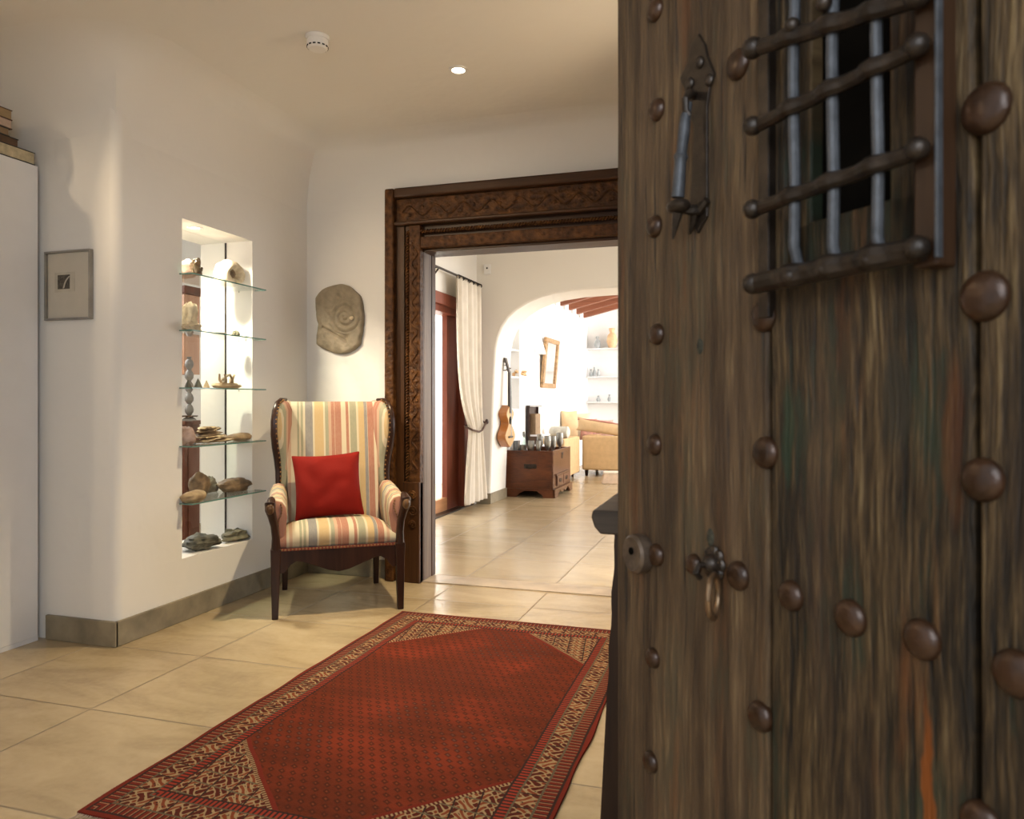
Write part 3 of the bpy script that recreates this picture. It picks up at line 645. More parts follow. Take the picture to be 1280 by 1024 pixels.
for s_ in (-1, 1):
    m = MB(); m.taper((s_*.322, .0, 0), (.016, .016), (s_*.318, .0, .36), (.026, .024)); m.build('leg', CHAIRW, ch, smooth=0, bev=.004)
    m = MB(); m.taper((s_*.268, .61, 0), (.015, .015), (s_*.262, .55, .38), (.021, .021)); m.build('leg', CHAIRW, ch, smooth=0, bev=.004)
    # arm post with scrolled hand rest
    P = [(s_*.318, -.004, .355), (s_*.318, -.008, .42), (s_*.324, -.012, .48), (s_*.336, -.022, .53), (s_*.345, -.034, .565), (s_*.345, -.034, .595), (s_*.340, -.012, .612), (s_*.338, .03, .617)]
    m = MB(); m.tube(P, [.024, .020, .020, .022, .026, .028, .020, .010], 12); pst = m.build('arm_post', CHAIRW, ch)
    m = MB(); m.ball((s_*.345, -.048, .572), (.021, .020, .030), 12, 8); m.build('scroll', CHAIRW2, ch)
    m = MB(); m.ball((s_*.342, -.022, .606), (.018, .030, .012), 12, 8); m.build('worn_knuckle', CHAIRW2, ch)
# seat
prof = [(.004, .357), (-.016, .375), (-.020, .405), (-.008, .438), (.03, .462), (.09, .474), (.18, .478), (.30, .472), (.42, .462), (.50, .452)]
m = MB(); NU = 28; vs = []
for i in range(NU+1):
    u = -1+2*i/NU
    for (y, z) in prof:
        wd_ = .298-(max(y, 0))*.085; zz = .357+(z-.357)*(1-.42*abs(u)**5); vs.append((u*wd_, y+.012*abs(u)**4, zz))
    
n = len(prof); fs = [(i*n+j, (i+1)*n+j, (i+1)*n+j+1, i*n+j+1) for i in range(NU) for j in range(n-1)]
m.add(vs, fs)
for e, sg in ((0, -1), (NU, 1)):
    a = [vs[e*n+j] for j in range(n)]; m.add(a+[(x, y, .357) for x, y, z in a], [(j, j+1, n+j+1, n+j) for j in range(n-1)])
m.build('seat', STRX, ch, smooth=60)
m = MB()
for k in range(34): m.ball((-.288+k*.576/33, -.014, .3535), (.0058, .004, .0058), 8, 5)
m.build('seat_nail_trim', BRASS, ch)
m = MB(); m.box(-.296, .296, -.0135, -.010, .347, .361); m.build('seat_gimp', mat_plain('red_brown_gimp', (.20, .035, .02), .8), ch, smooth=0)
# back cushion
def backf(u, v, side):
    x = (u*2-1)*(.250+.012*v); z = .44+.675*v; y = .40+.165*v+.05*((u*2-1)**2)*-.5; bulge = .018*math.cos((u-.5)*PI)*math.sin(min(1, v*1.05)*PI)
    ed = 1-max(0, (v-.93)/.07)**2*.6
    return (x, y-(bulge+.038*ed if side else -.038*ed), z-(0 if not side else 0.0))
rings = []
for j in range(25):
    v = j/24; fr_ = [backf(i/20, v, True) for i in range(21)]; bk_ = [backf(i/20, v, False) for i in range(20, -1, -1)]; rings.append(fr_+bk_)
m = MB(); m.loft(rings); m.build('backrest', STRX, ch, smooth=50)
# wings
front = [(.405, .600), (.400, .660), (.408, .720), (.402, .790), (.382, .860), (.366, .930), (.362, 1.00), (.372, 1.06), (.400, 1.105), (.445, 1.124)]
rear = [(.60, 1.122), (.565, 1.00), (.53, .88), (.50, .76), (.47, .64), (.455, .56)]
def wx(y, z): return .250+max(0, .52-y)*.42+.004*math.sin(z*9)-(1.12-z)*.012
for s_ in (-1, 1):
    m = MB(); wp = front+rear
    inn = [(s_*(wx(y, z)-.020), y, z) for y, z in wp]; mid = [(s_*wx(y, z), y-.0, z) for y, z in wp]; outr = [(s_*(wx(y, z)+.022), y, z) for y, z in wp]
    cyy = sum(p[0] for p in wp)/len(wp); czz = sum(p[1] for p in wp)/len(wp)
    def shr(P, f, dx): return [(x+dx, cyy+(y-cyy)*f, czz+(z-czz)*f) for x, y, z in P]
    m.loft([shr(inn, .80, -s_*.016), shr(inn, .95, 0), mid, outr]); m.build('wing', STRW, ch, smooth=60)
    m = MB(); m.tube([(s_*(wx(y, z)+.012), y-.006, z) for y, z in front]+[(s_*(wx(.50, 1.125)+.006), .50, 1.126)], [.013, .015, .017, .019, .020, .019, .018, .017, .015, .013, .009], 10)
    m.build('wing_frame', CHAIRW, ch)
    m = MB()
    for k in range(24):
        t = k/23*(len(front)-1); i = min(int(t), len(front)-2); f = t-i; y = front[i][0]*(1-f)+front[i+1][0]*f; z = front[i][1]*(1-f)+front[i+1][1]*f
        m.ball((s_*(wx(y, z)-.001), y-.018, z), .0055, 8, 5)
    m.build('wing_nail_trim', BRASS, ch)
    # padded arm
    sec = [(.285, .40), (.270, .46), (.262, .54), (.268, .60), (.288, .635), (.318, .645), (.345, .632), (.362, .60), (.362, .565), (.345, .535), (.335, .48), (.332, .40)]
    rings = []
    for y, dz, sx_ in ((.012, -.045, .955), (.02, -.032, .985), (.05, -.024, 1), (.14, -.012, 1), (.24, 0, 1), (.34, .01, .99), (.42, .015, .95), (.46, .0, .90)):
        rings.append([(s_*(x*(1-.10*y)*(1 if True else 1)+(.0 if y > .02 else 0)), y, (z+dz*(max(0, z-.42)/.22))) for x, z in sec])
    m = MB(); m.loft(rings); m.build('arm', STRY, ch, smooth=60)
    m = MB()
    for k in range(12): m.ball((s_*(.300+.012*math.sin(k*.5)), .008, .42+k*.015), .005, 8, 5)
    m.build('arm_nail_trim', BRASS, ch)
# red cushion resting on the chair
R_ = Matrix.Rotation(th, 3, 'Z'); pp = Vector((-2.03, 3.487, 0))+R_ @ Vector((-.040, .272, .647))
pw = MB(); HS = .182
def pil(u, v, s_):
    a, b = u*2-1, v*2-1; t = max(0, (1-abs(a)**3.0))*max(0, (1-abs(b)**3.0)); t = t**.55
    px_ = a*(1-.075*(1-b*b)*(abs(a)**3))*HS*1.03; pz_ = b*(1-.075*(1-a*a)*(abs(b)**3))*HS
    w = .012*mnoise.noise(Vector((a*2.2, b*2.2, s_*3)))*t
    return (px_, s_*(.062*t)+w, pz_)
pw.grid(lambda u, v: pil(u, v, -1), 28, 28); pw.grid(lambda u, v: pil(u, v, 1), 28, 28)
cu = pw.build('cushion', REDC, smooth=80, sub=1); cu.location = pp; cu.rotation_euler = (math.radians(-15), math.radians(-3), th)
tag(cu, 'plain square red cushion propped on the striped wing armchair', 'cushion')

# ------------------------------------------------------------------ rug
def mat_rug():
    mt, b = start('red_woven_rug', .95, 0, .1); x, y, z = coords(); W, L = 1.24, 2.02
    wob = noise(vec(x, y, 0.0), 5, 2)*.010-.005
    u = x+wob; v = y+wob
    eu = fmin(u, W-u); ev = fmin(v, L-v); e = fmin(eu, ev); isu = eu < ev; t = pick(isu, v, u)
    DR, NV, CRM, RST, RED2 = (.060, .009, .005), (.012, .013, .011), (.30, .225, .12), (.17, .042, .015), (.13, .014, .007)
    # field
    row = floor_(v/.034); cu_ = fract(u/.038+fract(row*.5))-.5; cv = fract(v/.034)-.5
    bo = fabs(cu_*1.1+cv*.5)+fabs(cv)*.9
    fld = mix(noise(vec(u*.8, v*7, 0.0), 2.2, 4)*1.0, (.050, .009, .0025), (.13, .023, .006))
    fld = mix(sm(noise(vec(u, v, 2.0), 3, 3), .45, .7)*.5, fld, (.27, .035, .012))
    wn = noise(vec(u, v, 4.0), 45, 3)*.30-.15; fld = mix(sm(bo+wn, .46, .30)*.8, fld, (.036, .009, .004)); fld = mix((bo+wn < .12)*.6, fld, (.20, .06, .02))
    blu = sm(noise(vec(u, v, 6.0), 2.0, 2), .52, .64); fld = mix((bo+wn < .22)*blu*.35, fld, (.06, .06, .06)); fld = mix(sm(noise(vec(u*.5, v*9, 8.0), 1.6, 3), .52, .66)*.35, fld, (.055, .012, .005))
    # cream patterned ground used for main border and corners
    def motif(p, q, s_):
        cell = floor_(p/s_); a = fract(p/s_)-.5; bq = q/s_
        w1 = fsin(a*9+fsin(bq*5+cell*2.1)*2.2)*fsin(bq*7.5+fsin(a*7)*2.0)
        vv = voronoi(vec(p, q, 3.0), 1/(s_*.24), 'Distance')
        c = mix(w1 > .12, CRM, DR); c = mix((w1 < -.45), c, RST); c = mix((vv < .18), c, NV); c = mix(fabs(a) > .46, c, NV)
        return c
    off = e-.062
    bord = motif(t, off, .075)
    diag = u*.55+v
    tri = motif(u+v*.15, fract((v+u*.12)/.062)*.062, .072)
    tri = mix(fract((v+u*.12)/.062) < .10, tri, (.10, .10, .06))
    IN = .160; fu, fv = u-IN, v-IN; WI, LI = W-2*IN, L-2*IN
    du = fmin(fu, WI-fu); dv = fmin(fv, LI-fv); s_ = du*1.0+dv*1.0; cut = .335
    c = mix(s_ < cut, fld, tri)
    lineb = (fabs(s_-cut) < .009); c = mix(lineb, c, mix(fract((du-dv)/.018) > .5, CRM, DR))
    c = mix((fabs(s_-cut-.018) < .010), c, RED2)
    guard = mix(fract(t/.020) > .5, RED2, NV); guard = mix((fract(t/.020+.25) > .8), guard, (.30, .15, .08))
    guard2 = mix(fract(t/.016) > .55, (.24, .03, .015), NV)
    c = mix(e < .162, c, NV); c = mix(e < .155, c, guard2); c = mix(e < .128, c, (.08, .08, .05)); c = mix(e < .122, c, bord)
    c = mix(e < .064, c, (.08, .08, .05)); c = mix(e < .057, c, guard); c = mix(e < .020, c, NV); c = mix(e < .012, c, RED2)
    c = mix(noise(vec(u, v, 1.0), 140, 3)*.5-.1, c, (.16, .035, .022))
    lk(c, b.inputs['Base Color']); bump(b, noise(vec(x*1, y*1, 0.0), 320, 2)+noise(vec(x, y, 0.0), 60, 3)*.5, .5, .003)
    return mt
rg = thing('rug', 'long red patterned woven rug with cream corners on the stone floor', 'rug', (-1.722, 1.585, 0), math.radians(0))
def rugz(x, y): return .009+.002*mnoise.noise(Vector((x*5, y*5, 0)))
def rugx(u, y): return u*1.24+(.010*mnoise.noise(Vector((u*2, y*4, 2))) if 0 <= u <= 1 else 0)
m = MB(); nx, ny = 40, 66
top = lambda a, b_: (rugx(a, b_*2.02), b_*2.02+.006*mnoise.noise(Vector((a*6, 0, 7))), rugz(a*1.24, b_*2.02))
m.grid(top, nx, ny)
per = [top(i/nx, 0) for i in range(nx+1)]+[top(1, j/ny) for j in range(1, ny+1)]+[top(i/nx, 1) for i in range(nx-1, -1, -1)]+[top(0, j/ny) for j in range(ny-1, 0, -1)]
m.loft([per, [(x, y, .0008) for x, y, z in per]], cap=False); m.build('pile', mat_rug(), rg, smooth=60)
FRN = mat_plain('rug_fringe', (.36, .27, .19), .9, 0, .3, 80); random.seed(2)
for yy, sg in ((0, -1), (2.02, 1)):
    m = MB(); x = .004
    while x < 1.236:
        l = random.uniform(.012, .026); m.tube([(x, yy-sg*.004, .005), (x+random.uniform(-.004, .004), yy+sg*l*.6, .004), (x+random.uniform(-.008, .008), yy+sg*l, .0025)], [.0018, .0016, .001], 5); x += .0052
    tag(m.build('fringe', FRN, rg), kind='stuff')

# ------------------------------------------------------------------ rustic console behind the front door
OLDT = mat_wood('weathered_table_top', (.045, .032, .022), (.12, .09, .066), 0, 14, .55, .3); OLDL = mat_wood('dark_table_wood', (.018, .008, .004), (.06, .028, .012), 2, 16, .45, .3)
ct = thing('console_table', 'rustic dark wooden console with thick worn top behind the open front door', 'table', (-.34, 1.74, 0))
m = MB(); m.prism([(.0, .862), (.90, .862), (.90, .806), (.018, .806), (.004, .822), (-.004, .845)], 1, -.0, .42); m.build('top', OLDT, ct, smooth=0, bev=.005)
def carved_leg(xb, xt, y, mirror=1):
    rings = []; n = 30
    for k in range(n+1):
        t = k/n; z = t*.806; x0 = xb*(1-t)+xt*t; w = .040-.006*t+(.002*math.sin(t*40) if t > .5 else 0)
        rings.append([(x0*mirror+(-w)*(1), y-.03, z), (x0*mirror+w, y-.03, z), (x0*mirror+w, y+.03, z), (x0*mirror-w, y+.03, z)])
    m = MB(); m.loft(rings); return m.build('leg', OLDL, ct, smooth=40)
for y in (.04, .38): carved_leg(.050, .086, y); carved_leg(.85, .81, y)
m = MB(); m.box(.09, .81, .02, .045, .70, .806); m.build('apron', OLDL, ct, smooth=0, bev=.004)
m = MB(); m.box(.07, .83, .18, .22, .18, .22); m.build('stretcher', OLDL, ct, smooth=0, bev=.006)
tw = thing('twig_bundle', 'thin dark dried twigs lying on the console behind the door', 'twigs', (-.34+.16, 1.80, .8625)); random.seed(7)
for k in range(9):
    m = MB(); a = random.uniform(-.11, -.02); pts = [(.02, .02*k*.2, .004), (a*.5, .02*k*.3, .02+random.uniform(0, .03)), (a, .02*k*.3+random.uniform(-.02, .02), random.uniform(.005, .05))]
    m.tube(pts, [.0022, .0016, .001], 5); m.build('twig', OLDL, tw)

# ------------------------------------------------------------------ garden room: curtain, rod, thermostat
XC = -2.665
lev = [(350, 570, 599.5), (372, 570, 599.8), (400, 570.5, 600), (450, 571.5, 600), (480, 574, 600.5), (500, 577, 601), (515, 580.5, 601.5), (527, 584.5, 602), (534, 587, 602), (542, 587, 602), (556, 585.5, 603), (580, 583.5, 604.5), (604, 582, 606.5), (620, 581, 607.5), (628.5, 581, 608)]
rings = []
for py, xl, xr in lev:
    z = max(.012, onX((xl+xr)/2, py, XC).z); yl, yr = onX(xl, py, XC).y, onX(xr, py, XC).y; nn = 72
    rings.append([(XC+.024*math.sin(k/nn*2*PI*5.2+py*.003+.9*math.sin(k/nn*7))*(.75+.25*math.sin(k*.21)), yl+(yr-yl)*k/nn, z) for k in range(nn+1)])
cu2 = thing('curtain', 'floor length cream curtain tied back beside the arch', 'curtain', (0, 0, 0))
m = MB(); m.loft(rings, closed=False); m.build('cloth', CURT, cu2, smooth=80, solid=.004, sub=1)
z534 = onX(594, 536, XC).z; y0, y1 = onX(586, 534, XC).y, onX(603, 528, XC).y
m = MB(); m.tube([(XC-.02, y1, z534+.09), (XC+.045, y1-.02, z534+.05), (XC+.052, (y0+y1)/2+.05, z534-.02), (XC+.05, (y0+y1)/2-.04, z534-.03), (XC+.04, y0-.01, z534-.005), (XC-.03, y0-.02, z534+.03), (XC-.06, (y0+y1)/2, z534+.05)], [.011]*7, 8); m.build('tie_back', mat_plain('brown_rope', (.09, .05, .035), .8), cu2)
hk = onY(603.0, 527, 7.66); m = MB(); m.ball((-2.655, 7.655, hk.z), (.02, .02, .028), 12, 8); m.build('tie_hook', mat_plain('dark_hook', (.05, .025, .018), .4), cu2)
rd = thing('curtain_rod', 'black iron curtain rod with ring finials above the cream curtain', 'curtain rod')
ra, rb = onX(541, 336, XC-.01), onX(599, 357, XC-.01); rz = (ra.z+rb.z)/2
rz = onX(598, 356, XC-.01).z
m = MB(); m.tube([(XC-.01, 5.3, rz), (XC-.01, 7.50, rz)], .011, 10); m.build('rod', IRON, rd)
m = MB(); m.tube([(XC-.01, 7.50+.003*k, rz+.0*k) for k in range(5)], .018, 10); m.build('finial', IRON, rd)
for k in range(12):
    yy = 6.86+k*.058; m = MB(); m.tube([(XC-.01+.019*math.cos(a), yy, rz-.006+.019*math.sin(a)) for a in [j*2*PI/12 for j in range(13)]], .0045, 6); m.build('ring', IRON, rd)
pb = onX(548, 343, XC-.01).y
for yy in (pb-.0, 5.5):
    m = MB(); m.tube([(-2.779, yy, rz-.10), (-2.74, yy, rz-.08), (XC-.04, yy, rz-.05), (XC-.01, yy, rz-.012)], .008, 8); m.tube([(-2.779, yy, rz), (XC-.01, yy, rz)], .007, 8)
    m.tube([(-2.75+.022*math.cos(a), yy, rz-.04+.022*math.sin(a)) for a in [j*.5 for j in range(12)]], .004, 6); m.build('bracket', IRON, rd)
tp = onY(609.5, 337, 7.68); t = thing('thermostat', 'tiny white wall sensor with dark dot above the arch', 'thermostat', tp)
m = MB(); m.box(-.038, .038, -.02, -.001, -.055, .055); m.build('case', PLASTIC, t, smooth=0, bev=.006)
m = MB(); m.ball((.0, -.021, .012), (.010, .004, .010), 10, 6); m.build('dot', BLACK, t)

# ------------------------------------------------------------------ guitar on the arch jamb
gt = thing('guitar', 'acoustic guitar with orange brown sides hanging on the arch side wall', 'guitar', (-2.585, 7.99, 0))
GB = mat_plain('orange_guitar_wood', (.42, .16, .045), .25, 0, .1, 6); GT = mat_plain('pale_guitar_top', (.62, .40, .20), .22, 0, .05, 6); GN = mat_plain('dark_fretboard', (.05, .04, .035), .35)
zB = .60
def gprof(k, n=44):
    a = 2*PI*k/n; w = math.sin(a); h = -math.cos(a)     # h -1 bottom .. 1 top
    t = (h+1)/2; half = .185*(1-t)**.0*(1-.0*t)
    bw = .185*math.sqrt(max(0, 1-((t-.28)/.30)**2)) if t < .28 else 0
    # width law of the waist shape
    W_ = (.183*math.exp(-((t-.26)/.24)**2)+.135*math.exp(-((t-.80)/.17)**2)); W_ *= math.sqrt(max(0, 1-abs(2*t-1)**7))
    return (W_*(1 if w >= 0 else -1) if abs(w) > 1e-6 else 0, zB+t*.47)
pts = [gprof(k) for k in range(44)]
m = MB(); m.prism([(y, z) for y, z in pts], 0, -.005, .088); m.build('body', GB, gt, smooth=50, bev=.004)
m = MB(); m.prism([(y*.97, zB+.235+(z-zB-.235)*.98) for y, z in pts], 0, .088, .093); m.build('soundboard', GT, gt, smooth=50)
m = MB(); m.M = Matrix.Translation((.0935, 0, zB+.30)) @ Matrix.Rotation(PI/2, 4, 'Y'); m.lathe([(0, 0), (.046, 0), (.046, .001), (0, .001)], n=24); m.M = Matrix(); m.build('sound_hole', BLACK, gt)
m = MB(); m.box(.093, .103, -.075, .075, zB+.105, zB+.125); m.build('bridge', GN, gt, smooth=0, bev=.002)
m = MB(); m.loft([[(.070, -.029, zB+.38), (.070, .029, zB+.38), (.104, .029, zB+.38), (.104, -.029, zB+.38)], [(.068, -.022, zB+.84), (.068, .022, zB+.84), (.094, .022, zB+.84), (.094, -.022, zB+.84)]]); m.build('neck', GN, gt, smooth=0, bev=.003)
m = MB(); m.loft([[(.066, -.026, zB+.84), (.066, .026, zB+.84), (.088, .026, zB+.84), (.088, -.026, zB+.84)], [(.025, -.034, zB+1.0), (.025, .034, zB+1.0), (.043, .034, zB+1.0), (.043, -.034, zB+1.0)]]); hd = m.build('headstock', GN, gt, smooth=0, bev=.004)
for k in range(3):
    for s_ in (-1, 1): m = MB(); m.ball((.058-.013*k, s_*.040, zB+.875+k*.04), (.008, .012, .008), 8, 5); m.build('tuning_peg', PEWTER, hd)
m = MB()
for k in range(6): y = -.018+k*.0072; m.tube([(.106, y, zB+.115), (.106, y*.9, zB+.5), (.096, y*.85, zB+.85)], .0009, 4)
m.build('strings', PEWTER, gt)
m = MB(); m.tube([(.0, 0, zB+.86), (.045, 0, zB+.86), (.06, .03, zB+.88), (.09, .034, zB+.885)], .006, 8); m.build('hanger_hook', IRON, gt)

# ------------------------------------------------------------------ carved chest with pewter on top
cx0, cx1, cy0, cy1, cH = -2.665, -2.085, 8.34, 9.22, .54
ck = thing('chest', 'old red brown wooden chest with bracket feet under the arch', 'chest', (cx0, cy0, 0)); wx_, wy_ = cx1-cx0, cy1-cy0
m = MB(); m.box(0, wx_-.012, 0, .02, .10, cH-.02); m.box(0, wx_-.012, wy_-.02, wy_, .10, cH-.02); m.box(0, .02, .02, wy_-.02, .10, cH-.02); m.box(.02, wx_-.02, .02, wy_-.02, .10, .12); m.build('body', CHESTW, ck, smooth=0)
m = MB(); m.box(wx_-.02, wx_, -.004, wy_+.004, .10, cH+.005); m.build('front_panel', CHESTF, ck, smooth=0, bev=.004)
m = MB(); m.box(.02, wx_-.02, .02, wy_-.02, .42, .44); m.build('tray', CHESTW, ck, smooth=0)
m = MB(); m.box(.0, wx_-.014, -.006, .02, cH-.022, cH); m.box(0, wx_-.014, wy_-.02, wy_+.006, cH-.022, cH); m.box(0, .02, .02, wy_-.02, cH-.022, cH); m.build('rim', CHESTW, ck, smooth=0, bev=.003)
brk = [(0, 0), (.14, 0), (.17, .04), (.20, .055), (.23, .075), (wx_-.19, .075), (wx_-.17, .055), (wx_-.14, .04), (wx_-.12, 0), (wx_+.012, 0), (wx_+.012, .10), (0, .10)]
m = MB(); m.prism(brk, 1, -.014, .012); m.build('side_plinth', CHESTW, ck, smooth=0, bev=.003)
m = MB(); m.box(0, wx_, wy_-.03, wy_, 0, .10); m.box(0, .02, .0, wy_-.03, 0, .10); m.build('rear_gap_board', CHESTW, ck, smooth=0)  # boards added behind the feet to keep the gap underneath dark
W_ = wy_; brk2 = [(-.014, 0), (.13, 0), (.15, .035), (.19, .05), (.23, .075), (.30, .05), (W_/2-.05, .03), (W_/2, .06), (W_/2+.05, .03), (W_-.30, .05), (W_-.23, .075), (W_-.19, .05), (W_-.15, .035), (W_-.13, 0), (W_+.014, 0), (W_+.014, .10), (-.014, .10)]
m = MB(); m.prism(brk2, 0, wx_-.004, wx_+.024); m.build('front_plinth', CHESTF, ck, smooth=0, bev=.003)
for k in range(2):
    a = .14+k*.31; m = MB(); m.box(wx_, wx_+.018, a, a+.28, .125, .245); d = m.build('drawer', CHESTF, ck, smooth=0, bev=.006)
    m = MB(); m.box(wx_+.018, wx_+.024, a+.10, a+.18, .165, .205); m.build('drawer_plate', IRON, d, smooth=0, bev=.002)
m = MB(); m.box(wx_, wx_+.020, .10, .76, .245, .265); m.build('drawer_lip', CHESTF, ck, smooth=0, bev=.006)
m = MB(); m.box(.23, .38, -.008, .001, .335, .385); pl_ = m.build('side_handle_plate', IRON, ck, smooth=0, bev=.003)
m = MB(); m.tube([(.25, -.006, .37), (.255, -.022, .345), (.305, -.026, .335), (.355, -.022, .345), (.36, -.006, .37)], .005, 8); m.build('handle', IRON, pl_)
m = MB(); m.box(wx_, wx_+.006, .40, .46, .43, .50); m.build('lock_plate', IRON, ck, smooth=0, bev=.002)
for k in range(6):
    for zz in (.14, .50): m = MB(); m.ball((wx_-.02 if False else wx_, .03+k*.165, zz), (.004, .008, .008), 8, 5); m.build('nail', IRON, ck)
# goblets stand in the tray
def goblet_mesh(t, h=.16, r=.038):
    m = MB(); m.lathe([(0, 0), (r*.85, 0), (r*.85, .005), (.010, .014), (.007, .03), (.009, h*.38), (.02, h*.42), (r, h*.58), (r*1.05, h*.8), (r*1.0, h), (r*.92, h), (r*.95, h*.8), (r*.85, h*.6), (0, h*.5)], n=18); m.build('cup', PEWTER, t)
    m = MB(); m.lathe([(r*1.06, h*.78), (r*1.09, h*.80), (r*1.06, h*.82)], n=18); m.build('band', PEWTER, t)
gb0 = None
gob = [(664, 548, 8.42, 1.0, 'foremost pewter goblet near the left of the chest'), (675, 545, 8.62, 1.0, 'pewter goblet in the middle back row of the chest'), (684.5, 547, 8.46, 1.05, 'pewter goblet at the centre front of the chest'),
       (690, 545.5, 8.75, 1.05, 'pewter goblet behind the centre one on the chest'), (696, 547, 8.62, .95, 'low pewter goblet right of centre on the chest'), (705, 544, 8.95, 1.15, 'tall pewter goblet at the far right end of the chest'), (673, 550, 8.40, .8, 'small pewter goblet between two larger ones on the chest')]
for k, (px_, py_, Y_, s_, lab) in enumerate(gob):
    p = onY(px_, py_, Y_); topz = p.z; 
    if gb0 is None:
        g_ = thing('goblet', lab, 'goblet', group='pewter goblets on the chest'); goblet_mesh(g_); gb0 = g_
    else: g_ = copy_tree(gb0); g_['label'] = lab
    X_ = min(max(p.x, cx0+.06), cx1-.07); g_.location = (X_, Y_, .4405); zt = onY(px_, {664: 551, 673: 551, 675: 543, 705: 541}.get(px_, 545), Y_).z; g_.scale = (.95*s_, .95*s_, max(.8, (zt-.44)/.16)*1.0)
bt = thing('bottle', 'small clear glass bottle with grey stopper at the back of the chest', 'bottle', (-2.57, 8.80, .4405))
m = MB(); m.lathe([(0, 0), (.042, 0), (.045, .02), (.045, .12), (.02, .17), (.014, .19), (.014, .235), (0, .235)], n=18); m.build('body', mat_glass('bottle_glass', (.80, .90, .86)), bt)
m = MB(); m.lathe([(0, .235), (.013, .235), (.02, .26), (.018, .30), (0, .305)], n=14); m.build('stopper', PEWTER, bt)
for k, (dx, hh, lab, cc) in enumerate(((-.01, .20, 'pale grey slim box standing at the left end inside the chest', (.55, .53, .52)), (.045, .21, 'dark grey upright tin at the left of the chest', (.16, .17, .18)), (.12, .19, 'blue grey tankard standing left of the goblets', (.25, .28, .29)))):
    if k < 2:
        t = thing('tin_box', lab, 'box', (-2.60+dx, 8.46, .4405)); m = MB(); m.box(-.022, .022, -.05, .05, 0, hh-.02); m.build('body', mat_plain('tin_%d' % k, cc, .35, .4), t, smooth=0, bev=.004); m = MB(); m.box(-.024, .024, -.052, .052, hh-.02, hh); m.build('lid', mat_plain('tin_lid_%d' % k, cc, .35, .4), t, smooth=0, bev=.003)
    else:
        t = thing('tankard', lab, 'tankard', (-2.60+dx, 8.45, .4405)); m = MB(); m.lathe([(0, 0), (.045, 0), (.043, .02), (.038, .15), (.042, hh-.03), (.034, hh-.03), (.03, .02), (0, .02)], n=18); m.build('body', PEWTER, t)
        m = MB(); m.tube([(-.03, -.028, .14), (-.055, -.05, .12), (-.055, -.05, .07), (-.035, -.03, .04)], .006, 8); m.build('handle', PEWTER, t)
        m = MB(); m.box(-.015, .02, -.046, -.042, .06, .10); m.build('emblem', mat_plain('amber_emblem', (.45, .22, .05), .3, .5), t, smooth=0, bev=.001)

# dark rack of pale shelves behind the chest
rk = thing('magazine_rack', 'narrow dark wooden rack with pale rungs behind the chest', 'rack', (-2.665, 9.26, 0))
for yy in (0, .42): m = MB(); m.taper((.02, yy, 0), (.02, .018), (.02, yy, 1.06), (.02, .018)); m.build('upright', CHAIRW, rk, smooth=0)
m = MB(); m.box(0, .02, .018, .402, .3, 1.05); m.build('back_board', CHAIRW, rk, smooth=0)
for k, z in enumerate((.30, .52, .66, 1.04)): m = MB(); m.box(.0, .20, .0, .42, z, z+.022); m.build('rung', WHITE, rk, smooth=0, bev=.003)
m = MB(); m.box(.02, .10, .06, .30, .6825, .95); o = m.build('brown_board', COVT, rk, smooth=0, bev=.004)
# objects in the living room wall niche
st = thing('statuette', 'small dark green standing figurine in the living room wall niche', 'statuette', (-2.72, 8.60, 1.7555))
m = MB(); m.lathe([(0, 0), (.035, 0), (.035, .02), (.022, .03), (.03, .08), (.033, .14), (.02, .19), (.026, .215), (.018, .245), (0, .25)], n=14); m.build('figure', RK['dark'], st)
m = MB(); m.box(-.04, .04, -.04, .04, -.0, .012); m.build('base', IRON, st, smooth=0)
co = rock('coral_stone', 'orange tan spiky coral lump on the wall niche shelf beyond the arch', 643, 655, 459, 471, 1.4205, mat_rock('orange_coral', (.45, .22, .08), (.75, .50, .25)), 33, -2.72, .6, .06)
# sconce and mirror
sp = onX(671, 429, XW); sn = thing('wall_sconce', 'white half cone plaster wall lamp left of the tilted mirror', 'wall lamp', (XW, sp.y, sp.z))
rings = []
for k in range(9):
    t = k/8; R = .045+.11*(1-t)**.9; z = -.15+.30*t; rings.append([(R*.8*math.sin(a), R*math.cos(a), z) for a in [j*PI/12 for j in range(13)]]+[(0, -R, z), (0, R, z)])
m = MB(); m.loft(rings); m.build('shade', WHITE, sn, smooth=50)
a = onX(678, 419, XW+.06); b_ = onX(697.5, 487, XW+.06)
hy, hz = (b_.y-a.y)/2*.86, (a.z-b_.z)/2*.96; mr = thing('mirror', 'carved gilt brown framed mirror tilting from the living room wall', 'mirror', (XW+.05, (a.y+b_.y)/2+.02, (a.z+b_.z)/2))
GILT = mat_plain('gilt_carved_frame', (.40, .24, .11), .45, .1, .3, 30, .6)
for (y0, y1, z0, z1) in ((-hy, hy, hz-.065, hz), (-hy, hy, -hz, -hz+.065), (-hy, -hy+.09, -hz+.065, hz-.065), (hy-.09, hy, -hz+.065, hz-.065)):
    m = MB(); m.box(-.02, .025, y0, y1, z0, z1); m.build('frame_bar', GILT, mr, smooth=0, bev=.010, seg=3)
m = MB(); m.box(-.015, .005, -hy+.09, hy-.09, -hz+.065, hz-.065); mm_, bb = start('silver_mirror', .03, 1); bb.inputs['Base Color'].default_value = (.92, .93, .93, 1); m.build('mirror_glass', mm_, mr, smooth=0)
mr.rotation_euler = (0, math.radians(5), 0)

